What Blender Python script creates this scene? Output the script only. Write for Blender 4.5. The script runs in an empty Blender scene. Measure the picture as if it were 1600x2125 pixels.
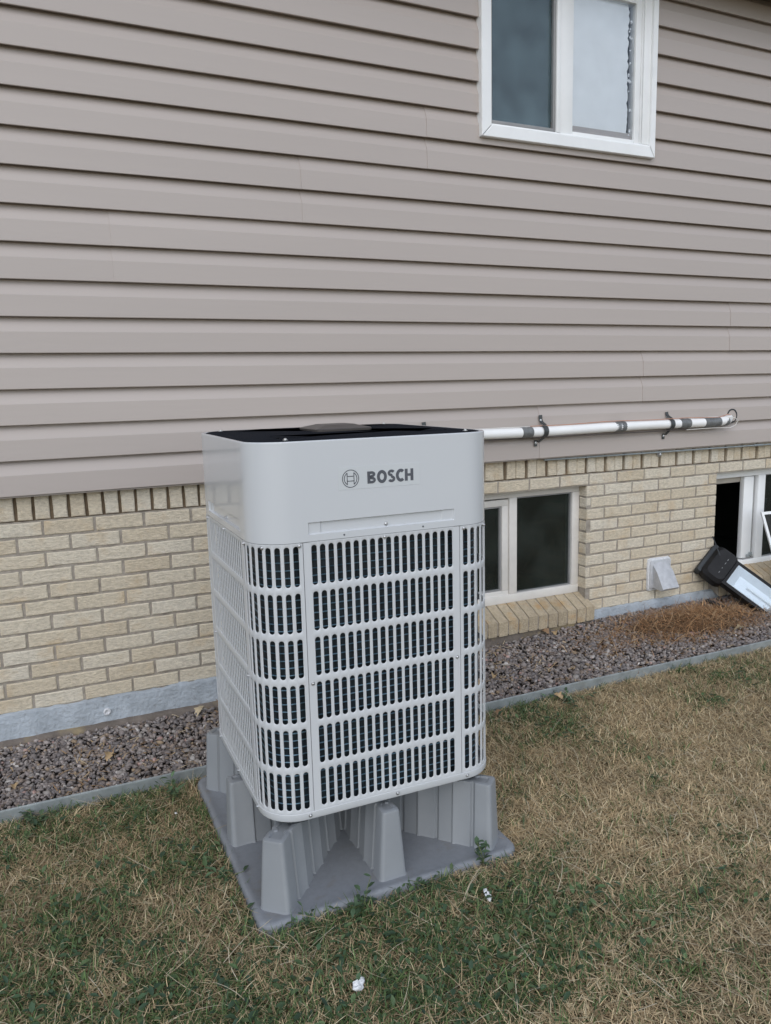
import bpy, bmesh, math, random
import numpy as np
from mathutils import Vector, Matrix, noise as mnoise

random.seed(7)
rng = np.random.default_rng(7)
R = math.radians
scene = bpy.context.scene
col = scene.collection

# ------------------------------------------------------------------ camera
cam_data = bpy.data.cameras.new('camera')
cam = bpy.data.objects.new('camera', cam_data)
col.objects.link(cam)
cam.location = (-0.47819, -3.40805, 1.45634)
cam.rotation_euler = (1.41101, 0.02506, -0.43116)
cam_data.sensor_fit = 'VERTICAL'
cam_data.sensor_height = 24.0
cam_data.sensor_width = 36.0
cam_data.lens = 1588.6 / 2125.0 * 24.0
cam_data.clip_start = 0.05
cam_data.clip_end = 500.0
scene.camera = cam

# ------------------------------------------------------------------ sky and sun (soft daylight, open shade)
SUN_EL, SUN_AZ = 42.0, 205.0        # azimuth clockwise from +Y; the light comes from behind the camera
world = bpy.data.worlds.new('World')
scene.world = world
world.use_nodes = True
wn = world.node_tree
bg = wn.nodes['Background']
sky = wn.nodes.new('ShaderNodeTexSky')
sky.sky_type = 'NISHITA'
sky.sun_disc = False
sky.sun_elevation = R(SUN_EL)
sky.sun_rotation = R(SUN_AZ)
sky.air_density = 1.0
sky.dust_density = 0.8
sky.ozone_density = 1.0
hs = wn.nodes.new('ShaderNodeHueSaturation')
hs.inputs['Saturation'].default_value = 0.64
wn.links.new(sky.outputs['Color'], hs.inputs['Color'])
wn.links.new(hs.outputs['Color'], bg.inputs['Color'])
bg.inputs['Strength'].default_value = 0.15

sun_data = bpy.data.lights.new('sun', 'SUN')
sun_data.energy = 0.9
sun_data.angle = R(70)
sun_data.color = (1.0, 0.985, 0.965)
sun = bpy.data.objects.new('sun', sun_data)
col.objects.link(sun)
az, el = R(SUN_AZ), R(SUN_EL)
to_sun = Vector((math.sin(az) * math.cos(el), math.cos(az) * math.cos(el), math.sin(el)))
sun.rotation_euler = to_sun.to_track_quat('Z', 'Y').to_euler()
sun.location = to_sun * 20

scene.view_settings.view_transform = 'Standard'
scene.view_settings.look = 'None'
scene.view_settings.gamma = 1.0
scene.view_settings.exposure = 0.31
scene.render.engine = 'CYCLES'
scene.cycles.use_denoising = True
scene.cycles.max_bounces = 8

# ------------------------------------------------------------------ helpers
def tag(o, label=None, cat=None, group=None, kind=None):
    if label: o['label'] = label
    if cat: o['category'] = cat
    if group: o['group'] = group
    if kind: o['kind'] = kind
    return o

def empty(name, loc=(0, 0, 0), rz=0.0):
    o = bpy.data.objects.new(name, None)
    o.empty_display_size = 0.1
    o.location = loc
    o.rotation_euler = (0, 0, rz)
    col.objects.link(o)
    return o

class MB:
    """collects vertices and faces; build() links them as one mesh object"""
    def __init__(s):
        s.v = []; s.f = []
    def add(s, vs, fs):
        b = len(s.v)
        s.v += [tuple(v) for v in vs]
        s.f += [tuple(b + i for i in f) for f in fs]
    def box(s, x0, x1, y0, y1, z0, z1, c=0.0):
        if x0 > x1: x0, x1 = x1, x0
        if y0 > y1: y0, y1 = y1, y0
        if z0 > z1: z0, z1 = z1, z0
        if c <= 0:
            s.add([(x0,y0,z0),(x1,y0,z0),(x1,y1,z0),(x0,y1,z0),(x0,y0,z1),(x1,y0,z1),(x1,y1,z1),(x0,y1,z1)],
                  [(0,3,2,1),(4,5,6,7),(0,1,5,4),(1,2,6,5),(2,3,7,6),(3,0,4,7)])
            return
        # chamfered box
        c = min(c, (x1-x0)*.45, (y1-y0)*.45, (z1-z0)*.45)
        bm = bmesh.new()
        bmesh.ops.create_cube(bm, size=1.0)
        for v in bm.verts:
            v.co = ((x0+x1)/2 + v.co.x*(x1-x0), (y0+y1)/2 + v.co.y*(y1-y0), (z0+z1)/2 + v.co.z*(z1-z0))
        bmesh.ops.bevel(bm, geom=list(bm.edges), offset=c, segments=2, affect='EDGES', profile=0.5)
        bm.verts.index_update()
        s.add([v.co[:] for v in bm.verts], [tuple(v.index for v in f.verts) for f in bm.faces])
        bm.free()
    def tube(s, pts, rad, n=10, caps=True):
        pts = [Vector(p) for p in pts]
        rads = rad if isinstance(rad, (list, tuple)) else [rad]*len(pts)
        rings = []
        up = None
        for i, p in enumerate(pts):
            if i == 0: t = pts[1]-pts[0]
            elif i == len(pts)-1: t = pts[-1]-pts[-2]
            else: t = (pts[i+1]-p).normalized() + (p-pts[i-1]).normalized()
            t.normalize()
            if up is None:
                up = Vector((0,0,1)) if abs(t.z) < .9 else Vector((1,0,0))
            a = t.cross(up)
            if a.length < 1e-5: a = t.orthogonal()
            a.normalize()
            b = a.cross(t).normalized()
            up = b
            rings.append([p + (a*math.cos(2*math.pi*k/n) + b*math.sin(2*math.pi*k/n))*rads[i] for k in range(n)])
        vs = [v for r in rings for v in r]
        fs = []
        for i in range(len(rings)-1):
            for k in range(n):
                k2 = (k+1) % n
                fs.append((i*n+k, (i+1)*n+k, (i+1)*n+k2, i*n+k2))
        if caps:
            fs.append(tuple(range(n)))
            fs.append(tuple((len(rings)-1)*n + k for k in reversed(range(n))))
        s.add(vs, fs)
    def loft(s, rings, cap0=True, cap1=True, closed=True):
        n = len(rings[0])
        vs = [v for r in rings for v in r]
        fs = []
        m = n if closed else n-1
        for i in range(len(rings)-1):
            for k in range(m):
                k2 = (k+1) % n
                fs.append((i*n+k, i*n+k2, (i+1)*n+k2, (i+1)*n+k))
        if cap0: fs.append(tuple(reversed(range(n))))
        if cap1: fs.append(tuple((len(rings)-1)*n + k for k in range(n)))
        s.add(vs, fs)
    def mesh(s, name, mat=None, smooth=None, recalc=False):
        me = bpy.data.meshes.new(name)
        me.from_pydata(s.v, [], s.f)
        if recalc:
            bm = bmesh.new(); bm.from_mesh(me)
            bmesh.ops.recalc_face_normals(bm, faces=list(bm.faces))
            bm.to_mesh(me); bm.free()
        if mat: me.materials.append(mat)
        if smooth is not None:
            me.polygons.foreach_set('use_smooth', [True]*len(me.polygons))
            me.set_sharp_from_angle(angle=R(smooth))
        me.update()
        return me
    def build(s, name, mat, parent=None, smooth=None, recalc=False, off=None):
        if off is not None:
            s.v = [(a[0]-off[0], a[1]-off[1], a[2]-off[2]) for a in s.v]
        return link(name, s.mesh(name, mat, smooth, recalc), parent)

def link(name, me, parent=None, loc=None):
    o = bpy.data.objects.new(name, me)
    col.objects.link(o)
    if parent is not None: o.parent = parent
    if loc is not None: o.location = loc
    return o

def np_tri_mesh(name, V, T, colors=None, mat=None, smooth=False):
    """V (n,3), T (m,3) numpy arrays, colors (n,3)"""
    me = bpy.data.meshes.new(name)
    me.vertices.add(len(V)); me.vertices.foreach_set('co', V.astype(np.float32).ravel())
    me.loops.add(T.size); me.loops.foreach_set('vertex_index', T.astype(np.int32).ravel())
    me.polygons.add(len(T))
    me.polygons.foreach_set('loop_start', (np.arange(len(T))*3).astype(np.int32))
    if smooth: me.polygons.foreach_set('use_smooth', np.ones(len(T), bool))
    if colors is not None:
        ca = me.color_attributes.new('col', 'FLOAT_COLOR', 'POINT')
        ca.data.foreach_set('color', np.concatenate([colors, np.ones((len(V),1))],1).astype(np.float32).ravel())
    if mat: me.materials.append(mat)
    me.update(calc_edges=True)
    me.validate()
    return me

# ------------------------------------------------------------------ materials
def new_mat(name):
    m = bpy.data.materials.new(name)
    m.use_nodes = True
    nt = m.node_tree
    return m, nt, nt.nodes['Principled BSDF'], nt.nodes, nt.links

def N(nodes, t, **kw):
    n = nodes.new(t)
    for k, v in kw.items(): setattr(n, k, v)
    return n

def surf(name, c, rough=.6, spec=.5, metal=0.0, var=.12, scale=8.0, c2=None, bump=0.0, bscale=120.0, rvar=0.0,
         obj_var=0.0, stretch=None, coat=0.0, spots=None, spot_scale=20.0, spot_lo=.6, spot_hi=.7):
    m, nt, bs, nd, lk = new_mat(name)
    bs.inputs['Roughness'].default_value = rough
    bs.inputs['Specular IOR Level'].default_value = spec
    bs.inputs['Metallic'].default_value = metal
    bs.inputs['Coat Weight'].default_value = coat
    geo = N(nd, 'ShaderNodeNewGeometry')
    vec = geo.outputs['Position']
    if stretch:
        mp = N(nd, 'ShaderNodeMapping'); mp.inputs['Scale'].default_value = stretch
        lk.new(vec, mp.inputs['Vector']); vec = mp.outputs['Vector']
    nz = N(nd, 'ShaderNodeTexNoise'); nz.inputs['Scale'].default_value = scale
    nz.inputs['Detail'].default_value = 6; nz.inputs['Roughness'].default_value = .6
    lk.new(vec, nz.inputs['Vector'])
    mr = N(nd, 'ShaderNodeMapRange'); mr.inputs['From Min'].default_value = .3; mr.inputs['From Max'].default_value = .7
    lk.new(nz.outputs['Fac'], mr.inputs['Value'])
    mix = N(nd, 'ShaderNodeMix', data_type='RGBA')
    a = tuple(x*(1-var) for x in c)
    b = c2 if c2 else tuple(min(1, x*(1+var)) for x in c)
    mix.inputs['A'].default_value = (*a, 1); mix.inputs['B'].default_value = (*b, 1)
    lk.new(mr.outputs['Result'], mix.inputs['Factor'])
    out = mix.outputs['Result']
    if spots:
        n3 = N(nd, 'ShaderNodeTexNoise'); n3.inputs['Scale'].default_value = spot_scale; n3.inputs['Detail'].default_value = 4
        lk.new(geo.outputs['Position'], n3.inputs['Vector'])
        m3 = N(nd, 'ShaderNodeMapRange'); m3.inputs['From Min'].default_value = spot_lo; m3.inputs['From Max'].default_value = spot_hi
        lk.new(n3.outputs['Fac'], m3.inputs['Value'])
        x3 = N(nd, 'ShaderNodeMix', data_type='RGBA')
        lk.new(m3.outputs['Result'], x3.inputs['Factor']); lk.new(out, x3.inputs['A'])
        x3.inputs['B'].default_value = (*spots, 1)
        out = x3.outputs['Result']
    if obj_var:
        oi = N(nd, 'ShaderNodeObjectInfo')
        m2 = N(nd, 'ShaderNodeMapRange')
        m2.inputs['To Min'].default_value = 1-obj_var; m2.inputs['To Max'].default_value = 1+obj_var
        lk.new(oi.outputs['Random'], m2.inputs['Value'])
        h = N(nd, 'ShaderNodeHueSaturation'); lk.new(m2.outputs['Result'], h.inputs['Value'])
        lk.new(out, h.inputs['Color']); out = h.outputs['Color']
    lk.new(out, bs.inputs['Base Color'])
    if rvar:
        m4 = N(nd, 'ShaderNodeMapRange'); m4.inputs['To Min'].default_value = rough-rvar; m4.inputs['To Max'].default_value = rough+rvar
        lk.new(nz.outputs['Fac'], m4.inputs['Value']); lk.new(m4.outputs['Result'], bs.inputs['Roughness'])
    if bump:
        n2 = N(nd, 'ShaderNodeTexNoise'); n2.inputs['Scale'].default_value = bscale; n2.inputs['Detail'].default_value = 5
        lk.new(vec, n2.inputs['Vector'])
        bp = N(nd, 'ShaderNodeBump'); bp.inputs['Strength'].default_value = bump; bp.inputs['Distance'].default_value = .01
        lk.new(n2.outputs['Fac'], bp.inputs['Height']); lk.new(bp.outputs['Normal'], bs.inputs['Normal'])
    return m

def attr_mat(name, rough=.7, spec=.25, bump=0.0, bscale=200, trans=0.0):
    m, nt, bs, nd, lk = new_mat(name)
    at = N(nd, 'ShaderNodeAttribute', attribute_name='col')
    lk.new(at.outputs['Color'], bs.inputs['Base Color'])
    bs.inputs['Roughness'].default_value = rough
    bs.inputs['Specular IOR Level'].default_value = spec
    if bump:
        n2 = N(nd, 'ShaderNodeTexNoise'); n2.inputs['Scale'].default_value = bscale; n2.inputs['Detail'].default_value = 4
        geo = N(nd, 'ShaderNodeNewGeometry'); lk.new(geo.outputs['Position'], n2.inputs['Vector'])
        bp = N(nd, 'ShaderNodeBump'); bp.inputs['Strength'].default_value = bump; bp.inputs['Distance'].default_value = .005
        lk.new(n2.outputs['Fac'], bp.inputs['Height']); lk.new(bp.outputs['Normal'], bs.inputs['Normal'])
    return m

def glass_mat(name, ior=1.6, tint=(.8,.86,.86), dust_sheen=.04, dust_sheen_col=(.5,.55,.58), rough=.02, vary=.7):  # diffuse film: dust, and on tinted panes a painted-in reflection
    m, nt, bs, nd, lk = new_mat(name)
    nd.remove(bs)
    out = nd['Material Output']
    fr = N(nd, 'ShaderNodeFresnel'); fr.inputs['IOR'].default_value = ior
    tr = N(nd, 'ShaderNodeBsdfTransparent'); tr.inputs['Color'].default_value = (*tint, 1)
    gl = N(nd, 'ShaderNodeBsdfGlossy'); gl.inputs['Roughness'].default_value = rough
    df = N(nd, 'ShaderNodeBsdfDiffuse'); df.inputs['Color'].default_value = (*dust_sheen_col, 1)
    geo = N(nd, 'ShaderNodeNewGeometry')
    nz = N(nd, 'ShaderNodeTexNoise'); nz.inputs['Scale'].default_value = 5.0; nz.inputs['Detail'].default_value = 5
    lk.new(geo.outputs['Position'], nz.inputs['Vector'])
    mr = N(nd, 'ShaderNodeMapRange'); mr.inputs['From Min'].default_value = .35; mr.inputs['From Max'].default_value = .75
    mr.inputs['To Min'].default_value = dust_sheen*(1-vary); mr.inputs['To Max'].default_value = dust_sheen*(1+vary)
    lk.new(nz.outputs['Fac'], mr.inputs['Value'])
    m1 = N(nd, 'ShaderNodeMixShader'); lk.new(mr.outputs['Result'], m1.inputs['Fac'])
    lk.new(tr.outputs[0], m1.inputs[1]); lk.new(df.outputs[0], m1.inputs[2])
    m2 = N(nd, 'ShaderNodeMixShader'); lk.new(fr.outputs[0], m2.inputs['Fac'])
    lk.new(m1.outputs[0], m2.inputs[1]); lk.new(gl.outputs[0], m2.inputs[2])
    lk.new(m2.outputs[0], out.inputs['Surface'])
    return m

M = {}
M['siding'] = surf('siding_paint', (.440,.388,.356), rough=.42, spec=.5, var=.045, scale=1.6, bump=.05, bscale=55, stretch=(.12,1,1), obj_var=.02)
M['trim'] = surf('white_vinyl', (.86,.87,.87), rough=.35, var=.04, scale=6)
M['trim_old'] = surf('aged_vinyl', (.70,.675,.635), rough=.4, var=.07, scale=9)
M['gasket'] = surf('grey_gasket', (.27,.27,.27), rough=.5, var=.1)
M['mortar'] = surf('mortar', (.345,.31,.265), rough=.95, spec=.1, var=.25, scale=30, bump=.5, bscale=250)
M['concrete'] = surf('parged_concrete', (.40,.442,.485), rough=.9, spec=.15, var=.18, scale=12, bump=.8, bscale=60, spots=(.30,.31,.325), spot_scale=42, spot_lo=.60, spot_hi=.80)
M['ledge'] = surf('footing_concrete', (.17,.145,.125), rough=.95, spec=.1, var=.25, scale=16, bump=.5, bscale=80, spots=(.36,.29,.17), spot_scale=6, spot_lo=.55, spot_hi=.68)
M['paint'] = surf('grey_enamel', (.585,.605,.625), rough=.22, spec=.5, var=.015, scale=2, bump=.004, bscale=300, coat=.55)
M['paint_panel'] = surf('grey_powder_coat', (.575,.592,.61), rough=.33, spec=.5, var=.015, scale=2, bump=.02, bscale=400)
M['label_film'] = surf('label_film', (.565,.588,.60), rough=.40, var=.01)
M['ink'] = surf('dark_print', (.085,.09,.105), rough=.5, var=.05)
M['black_plastic'] = surf('black_plastic', (.018,.019,.022), rough=.45, var=.2, scale=30)
M['guard'] = surf('black_perforated_sheet', (.014,.016,.021), rough=.95, spec=.06, var=.3, scale=200, bump=.3, bscale=420)
M['cap_plastic'] = surf('dark_brown_plastic', (.075,.067,.062), rough=.35, var=.1, scale=20)
M['coil'] = None
M['tube'] = surf('blue_fin_tube', (.05,.13,.18), rough=.33, metal=.6, var=.5, scale=9, c2=(.25,.41,.52))
M['screw'] = surf('zinc_screw', (.62,.63,.65), rough=.3, metal=.9, var=.1, scale=60)
M['stand'] = surf('grey_moulded_plastic', (.242,.256,.270), rough=.42, spec=.4, var=.05, scale=7, bump=.05, bscale=500)
M['stand_base'] = surf('grey_textured_plastic', (.232,.246,.266), rough=.48, spec=.4, var=.07, scale=60, bump=.12, bscale=600, spots=(.20,.185,.165), spot_scale=14, spot_lo=.60, spot_hi=.80)
M['rubber'] = surf('dark_rubber', (.03,.035,.04), rough=.7, var=.2)
M['pipe'] = surf('white_pipe_cover', (.88,.88,.87), rough=.35, var=.03, scale=7)
M['tape'] = surf('grey_tape', (.15,.155,.155), rough=.35, spec=.6, var=.3, scale=40, bump=.3, bscale=90)
M['strap'] = surf('dark_strap_steel', (.07,.075,.075), rough=.45, spec=.6, metal=.3, var=.2, scale=30)
M['wire_orange'] = surf('orange_wire', (.50,.27,.19), rough=.5, var=.1)
M['wire_dark'] = surf('dark_wire', (.10,.085,.08), rough=.5, var=.15)
M['wire_white'] = surf('white_wire', (.68,.66,.62), rough=.5, var=.05)
M['galv'] = surf('galvanised_steel', (.37,.41,.425), rough=.42, metal=.4, var=.2, scale=18, bump=.08, bscale=60, spots=(.28,.30,.29), spot_scale=9, spot_lo=.58, spot_hi=.72)
M['vent'] = surf('cast_grey_vent', (.50,.51,.53), rough=.55, metal=.25, var=.12, scale=35, bump=.25, bscale=150)
M['caulk'] = surf('white_caulk', (.66,.67,.69), rough=.7, var=.15, scale=70, bump=.5, bscale=120)
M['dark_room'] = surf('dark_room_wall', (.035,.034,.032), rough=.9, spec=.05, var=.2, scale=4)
M['foam'] = surf('white_foam_sheet', (.90,.91,.91), rough=.7, var=.04, scale=9)
M['shadow_brown'] = surf('brown_grey_shadow', (.26,.235,.225), rough=.8, var=.12, scale=14)  # brown-grey stands in for the shadow at the blind's lower edge
M['blind'] = surf('beige_blind', (.50,.46,.40), rough=.7, var=.08)
M['soffit'] = surf('brown_soffit', (.20,.165,.14), rough=.6, var=.08)
M['paper'] = surf('white_paper', (.82,.83,.84), rough=.8, var=.06, scale=60, bump=.4, bscale=90)
M['lamp_black'] = surf('lamp_black', (.010,.010,.011), rough=.55, spec=.3, var=.3, scale=20, bump=.05, bscale=150)
M['lamp_grey'] = surf('lamp_grey', (.25,.26,.27), rough=.5, var=.1)
M['reflector'] = surf('lamp_reflector', (.82,.84,.86), rough=.3, metal=.35, var=.05, scale=9)
M['lamp_glass'] = glass_mat('lamp_glass', ior=1.4, tint=(.92,.95,.97), dust_sheen=.05, dust_sheen_col=(.6,.63,.66))
M['glass_up'] = glass_mat('upper_window_glass', ior=1.75, tint=(.66,.80,.86), dust_sheen=.26, dust_sheen_col=(.30,.44,.49), vary=.35)  # teal film colour paints the reflected sky in over the dust
M['glass_clear'] = glass_mat('clear_window_glass', ior=1.3, tint=(.97,.985,1.0), dust_sheen=.02)
M['glass_low'] = glass_mat('basement_window_glass', ior=1.5, tint=(.45,.52,.48), dust_sheen=.16, dust_sheen_col=(.11,.135,.125), vary=.5)  # dark grey-green film colour paints in the soft reflections

# coil: dark fins with fine vertical lines
m, nt, bs, nd, lk = new_mat('coil_fins')
tc = N(nd, 'ShaderNodeTexCoord')
wv = N(nd, 'ShaderNodeTexNoise'); wv.inputs['Scale'].default_value = 1.0; wv.inputs['Detail'].default_value = 2
mp = N(nd, 'ShaderNodeMapping'); mp.inputs['Scale'].default_value = (260, 260, 14)
lk.new(tc.outputs['Object'], mp.inputs['Vector']); lk.new(mp.outputs['Vector'], wv.inputs['Vector'])
cr = N(nd, 'ShaderNodeValToRGB')
cr.color_ramp.elements[0].color = (.008,.012,.015,1); cr.color_ramp.elements[0].position = .35
cr.color_ramp.elements[1].color = (.022,.036,.046,1); cr.color_ramp.elements[1].position = .7
lk.new(wv.outputs['Fac'], cr.inputs['Fac']); lk.new(cr.outputs['Color'], bs.inputs['Base Color'])
bs.inputs['Roughness'].default_value = .45
M['coil'] = m

# brick: per-brick tone, rough drag-faced relief, rusty stains
m, nt, bs, nd, lk = new_mat('cream_brick')
oi = N(nd, 'ShaderNodeObjectInfo'); geo = N(nd, 'ShaderNodeNewGeometry')
cr = N(nd, 'ShaderNodeValToRGB')
cr.color_ramp.elements[0].color = (.625,.54,.41,1); cr.color_ramp.elements[0].position = 0
cr.color_ramp.elements[1].color = (.71,.65,.54,1); cr.color_ramp.elements[1].position = 1
e2 = cr.color_ramp.elements.new(.25); e2.color = (.66,.58,.45,1)
lk.new(oi.outputs['Random'], cr.inputs['Fac'])
mp = N(nd, 'ShaderNodeMapping'); mp.inputs['Scale'].default_value = (1, 1, 2.2)
lk.new(geo.outputs['Position'], mp.inputs['Vector'])
n1 = N(nd, 'ShaderNodeTexNoise'); n1.inputs['Scale'].default_value = 55; n1.inputs['Detail'].default_value = 7; n1.inputs['Roughness'].default_value = .68
lk.new(mp.outputs['Vector'], n1.inputs['Vector'])
r1 = N(nd, 'ShaderNodeMapRange'); r1.inputs['From Min'].default_value = .3; r1.inputs['From Max'].default_value = .7
r1.inputs['To Min'].default_value = .76; r1.inputs['To Max'].default_value = 1.14
lk.new(n1.outputs['Fac'], r1.inputs['Value'])
hv = N(nd, 'ShaderNodeHueSaturation'); lk.new(r1.outputs['Result'], hv.inputs['Value']); lk.new(cr.outputs['Color'], hv.inputs['Color'])
n2 = N(nd, 'ShaderNodeTexNoise'); n2.inputs['Scale'].default_value = 7.5; n2.inputs['Detail'].default_value = 6; n2.inputs['Roughness'].default_value = .62
lk.new(geo.outputs['Position'], n2.inputs['Vector'])
r2 = N(nd, 'ShaderNodeMapRange'); r2.inputs['From Min'].default_value = .53; r2.inputs['From Max'].default_value = .78
r2.inputs['To Max'].default_value = .65
lk.new(n2.outputs['Fac'], r2.inputs['Value'])
sm = N(nd, 'ShaderNodeMix', data_type='RGBA'); sm.inputs['B'].default_value = (.56,.40,.22,1)
lk.new(r2.outputs['Result'], sm.inputs['Factor']); lk.new(hv.outputs['Color'], sm.inputs['A'])
n3 = N(nd, 'ShaderNodeTexNoise'); n3.inputs['Scale'].default_value = 230; n3.inputs['Detail'].default_value = 2
lk.new(geo.outputs['Position'], n3.inputs['Vector'])
r3 = N(nd, 'ShaderNodeMapRange'); r3.inputs['From Min'].default_value = .68; r3.inputs['From Max'].default_value = .74
r3.inputs['To Max'].default_value = .6
lk.new(n3.outputs['Fac'], r3.inputs['Value'])
sm2 = N(nd, 'ShaderNodeMix', data_type='RGBA'); sm2.inputs['B'].default_value = (.22,.16,.10,1)
lk.new(r3.outputs['Result'], sm2.inputs['Factor']); lk.new(sm.outputs['Result'], sm2.inputs['A'])
lk.new(sm2.outputs['Result'], bs.inputs['Base Color'])
bp = N(nd, 'ShaderNodeBump'); bp.inputs['Strength'].default_value = .9; bp.inputs['Distance'].default_value = .008
lk.new(n1.outputs['Fac'], bp.inputs['Height']); lk.new(bp.outputs['Normal'], bs.inputs['Normal'])
bs.inputs['Roughness'].default_value = .9; bs.inputs['Specular IOR Level'].default_value = .15
M['brick'] = m
M['sill_brick'] = surf('tan_sill_brick', (.44,.365,.26), rough=.9, spec=.15, var=.16, scale=60, bump=.8, bscale=110, obj_var=.10, spots=(.46,.29,.13), spot_scale=9, spot_lo=.55, spot_hi=.75)

M['stone'] = attr_mat('gravel_stone', rough=.85, spec=.2, bump=.4, bscale=180)
M['grass'] = attr_mat('grass_blades', rough=.6, spec=.25)
M['leaf'] = attr_mat('weed_leaf', rough=.5, spec=.3)
M['straw'] = attr_mat('dry_straw', rough=.75, spec=.15)
M['lawn'] = surf('thatch_soil', (.17,.13,.08), rough=1.0, spec=.05, var=.45, scale=60, bump=.8, bscale=120, spots=(.075,.09,.04), spot_scale=3.5, spot_lo=.5, spot_hi=.65)
M['bed'] = surf('gravel_soil', (.07,.06,.055), rough=1.0, spec=.05, var=.4, scale=40, bump=.8, bscale=90)

# ------------------------------------------------------------------ ground
EDGE_Y = -0.628
def bed_z(x, y):
    """height of the gravel bed: climbs towards the right"""
    t = min(1.0, max(0.0, (x - 0.9) / 1.6)); t = t*t*(3-2*t)
    s = min(1.0, max(0.0, (y - EDGE_Y) / 0.6))
    return 0.012 + t * 0.075 * (0.25 + 0.75*s)

mb = MB()
mb.add([(-90,-120,-.012),(90,-120,-.012),(90,EDGE_Y,-.012),(-90,EDGE_Y,-.012)], [(0,1,2,3)])
tag(mb.build('lawn', M['lawn']), kind='structure')
mb = MB()
nx, ny = 120, 12
vs = []; fs = []
for i in range(nx+1):
    for j in range(ny+1):
        x = -3 + 9*i/nx; y = EDGE_Y + (.06-EDGE_Y)*j/ny
        vs.append((x, y, bed_z(x, y)-.012))
for i in range(nx):
    for j in range(ny):
        a = i*(ny+1)+j
        fs.append((a, a+ny+1, a+ny+2, a+1))
mb.add(vs, fs)
tag(mb.build('gravel_bed_soil', M['bed'], smooth=180), kind='structure')

# ------------------------------------------------------------------ house
house = empty('house', (0, 0, 0))
tag(house, 'house wall of taupe lap siding above cream brick, with white windows', 'house')
X0, X1 = -3.0, 6.0
BY = 0.030                     # face of the bricks
ZS = 1.065                     # bottom edge of the siding
EXPO = 0.14117                 # height of one siding course
H_ROW, ROW_TOP = 0.0674, 0.9533
BP = 0.2026                    # brick pitch

# openings (x0, x1, z0, z1)
WIN1 = (1.430, 2.345, 0.215, ROW_TOP-H_ROW)
WIN2 = (3.352, 4.470, 0.215, ROW_TOP-H_ROW)
WUP = (1.640, 2.680, 2.675, 3.470)

def rects_with_holes(x0, x1, z0, z1, holes):
    xs = sorted({x0, x1, *[h[0] for h in holes], *[h[1] for h in holes]})
    zs = sorted({z0, z1, *[max(z0, h[2]) for h in holes], *[min(z1, h[3]) for h in holes]})
    out = []
    for i in range(len(xs)-1):
        for j in range(len(zs)-1):
            cx, cz = (xs[i]+xs[i+1])/2, (zs[j]+zs[j+1])/2
            if any(h[0] < cx < h[1] and h[2] < cz < h[3] for h in holes): continue
            out.append((xs[i], xs[i+1], zs[j], zs[j+1]))
    return out

# mortar body of the brick wall
mb = MB()
for (a, b, c_, d) in rects_with_holes(X0, X1, -.05, ROW_TOP+.001, [WIN1, WIN2]):
    mb.add([(a,BY+.0045,c_),(b,BY+.0045,c_),(b,BY+.0045,d),(a,BY+.0045,d)], [(0,1,2,3)])
for h in (WIN1, WIN2):        # mortar on the reveals
    x0, x1, z0, z1 = h
    y0, y1 = BY+.0045, .16
    mb.add([(x1+.004,y0,z0),(x1+.004,y1,z0),(x1+.004,y1,z1),(x1+.004,y0,z1)], [(0,1,2,3)])
    mb.add([(x0-.004,y0,z0),(x0-.004,y1,z0),(x0-.004,y1,z1),(x0-.004,y0,z1)], [(3,2,1,0)])
    mb.add([(x0,y0,z1),(x1,y0,z1),(x1,y1,z1),(x0,y1,z1)], [(0,1,2,3)])
brick_wall = mb.build('brick_wall', M['mortar'], house)
mb = MB()
mb.add([(X0,BY+.016,ROW_TOP),(X1,BY+.016,ROW_TOP),(X1,BY+.016,1.13),(X0,BY+.016,1.13),(X1,BY+.0045,ROW_TOP+.001),(X0,BY+.0045,ROW_TOP+.001)], [(0,1,2,3),(5,4,1,0)])
mb.build('soldier_joint', surf('brown_raked_mortar', (.19,.145,.10), rough=.95, spec=.1, var=.25, scale=30), brick_wall)

def brick_mesh(name, L, Hh, D, seed):
    """a brick with a slightly uneven outline and chamfered front edge; origin at the centre of its front face"""
    rr = random.Random(seed)
    n_l = 4 if L > .1 else 2
    n_h = 2 if Hh < .1 else 4
    out = []
    for i in range(n_l): out.append((-L/2 + L*i/n_l, -Hh/2))
    for i in range(n_h): out.append((L/2, -Hh/2 + Hh*i/n_h))
    for i in range(n_l): out.append((L/2 - L*i/n_l, Hh/2))
    for i in range(n_h): out.append((-L/2, Hh/2 - Hh*i/n_h))
    o2 = [(x + rr.uniform(-.0013,.0013), z + rr.uniform(-.0013,.0013)) for x, z in out]
    ch = .0035
    front = []
    for x, z in o2:
        front.append((x - math.copysign(min(ch, abs(x)), x) * (1 if abs(abs(x)-L/2) < .004 else .0) + rr.uniform(-.0008,.0008),
                      rr.uniform(-.0012, .0012),
                      z - math.copysign(ch, z) * (1 if abs(abs(z)-Hh/2) < .004 else .0) + rr.uniform(-.0008,.0008)))
    mid = [(x, ch*.9, z) for x, z in o2]
    back = [(x, D, z) for x, z in o2]
    n = len(out)
    b = MB()
    b.add(front+mid+back, [tuple(range(n))] +
          [(k, n+k, n+(k+1)%n, (k+1)%n) for k in range(n)] +
          [(n+k, 2*n+k, 2*n+(k+1)%n, n+(k+1)%n) for k in range(n)])
    return b.mesh(name, M['brick'])

_bm_cache = {}
def brick_data(L, Hh, variants=5, D=.075):
    key = (round(L, 3), round(Hh, 3), round(D, 3))
    if key not in _bm_cache:
        _bm_cache[key] = [brick_mesh('brick', L, Hh, D, hash(key) % 1000 + i) for i in range(variants)]
    return random.choice(_bm_cache[key])

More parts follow.
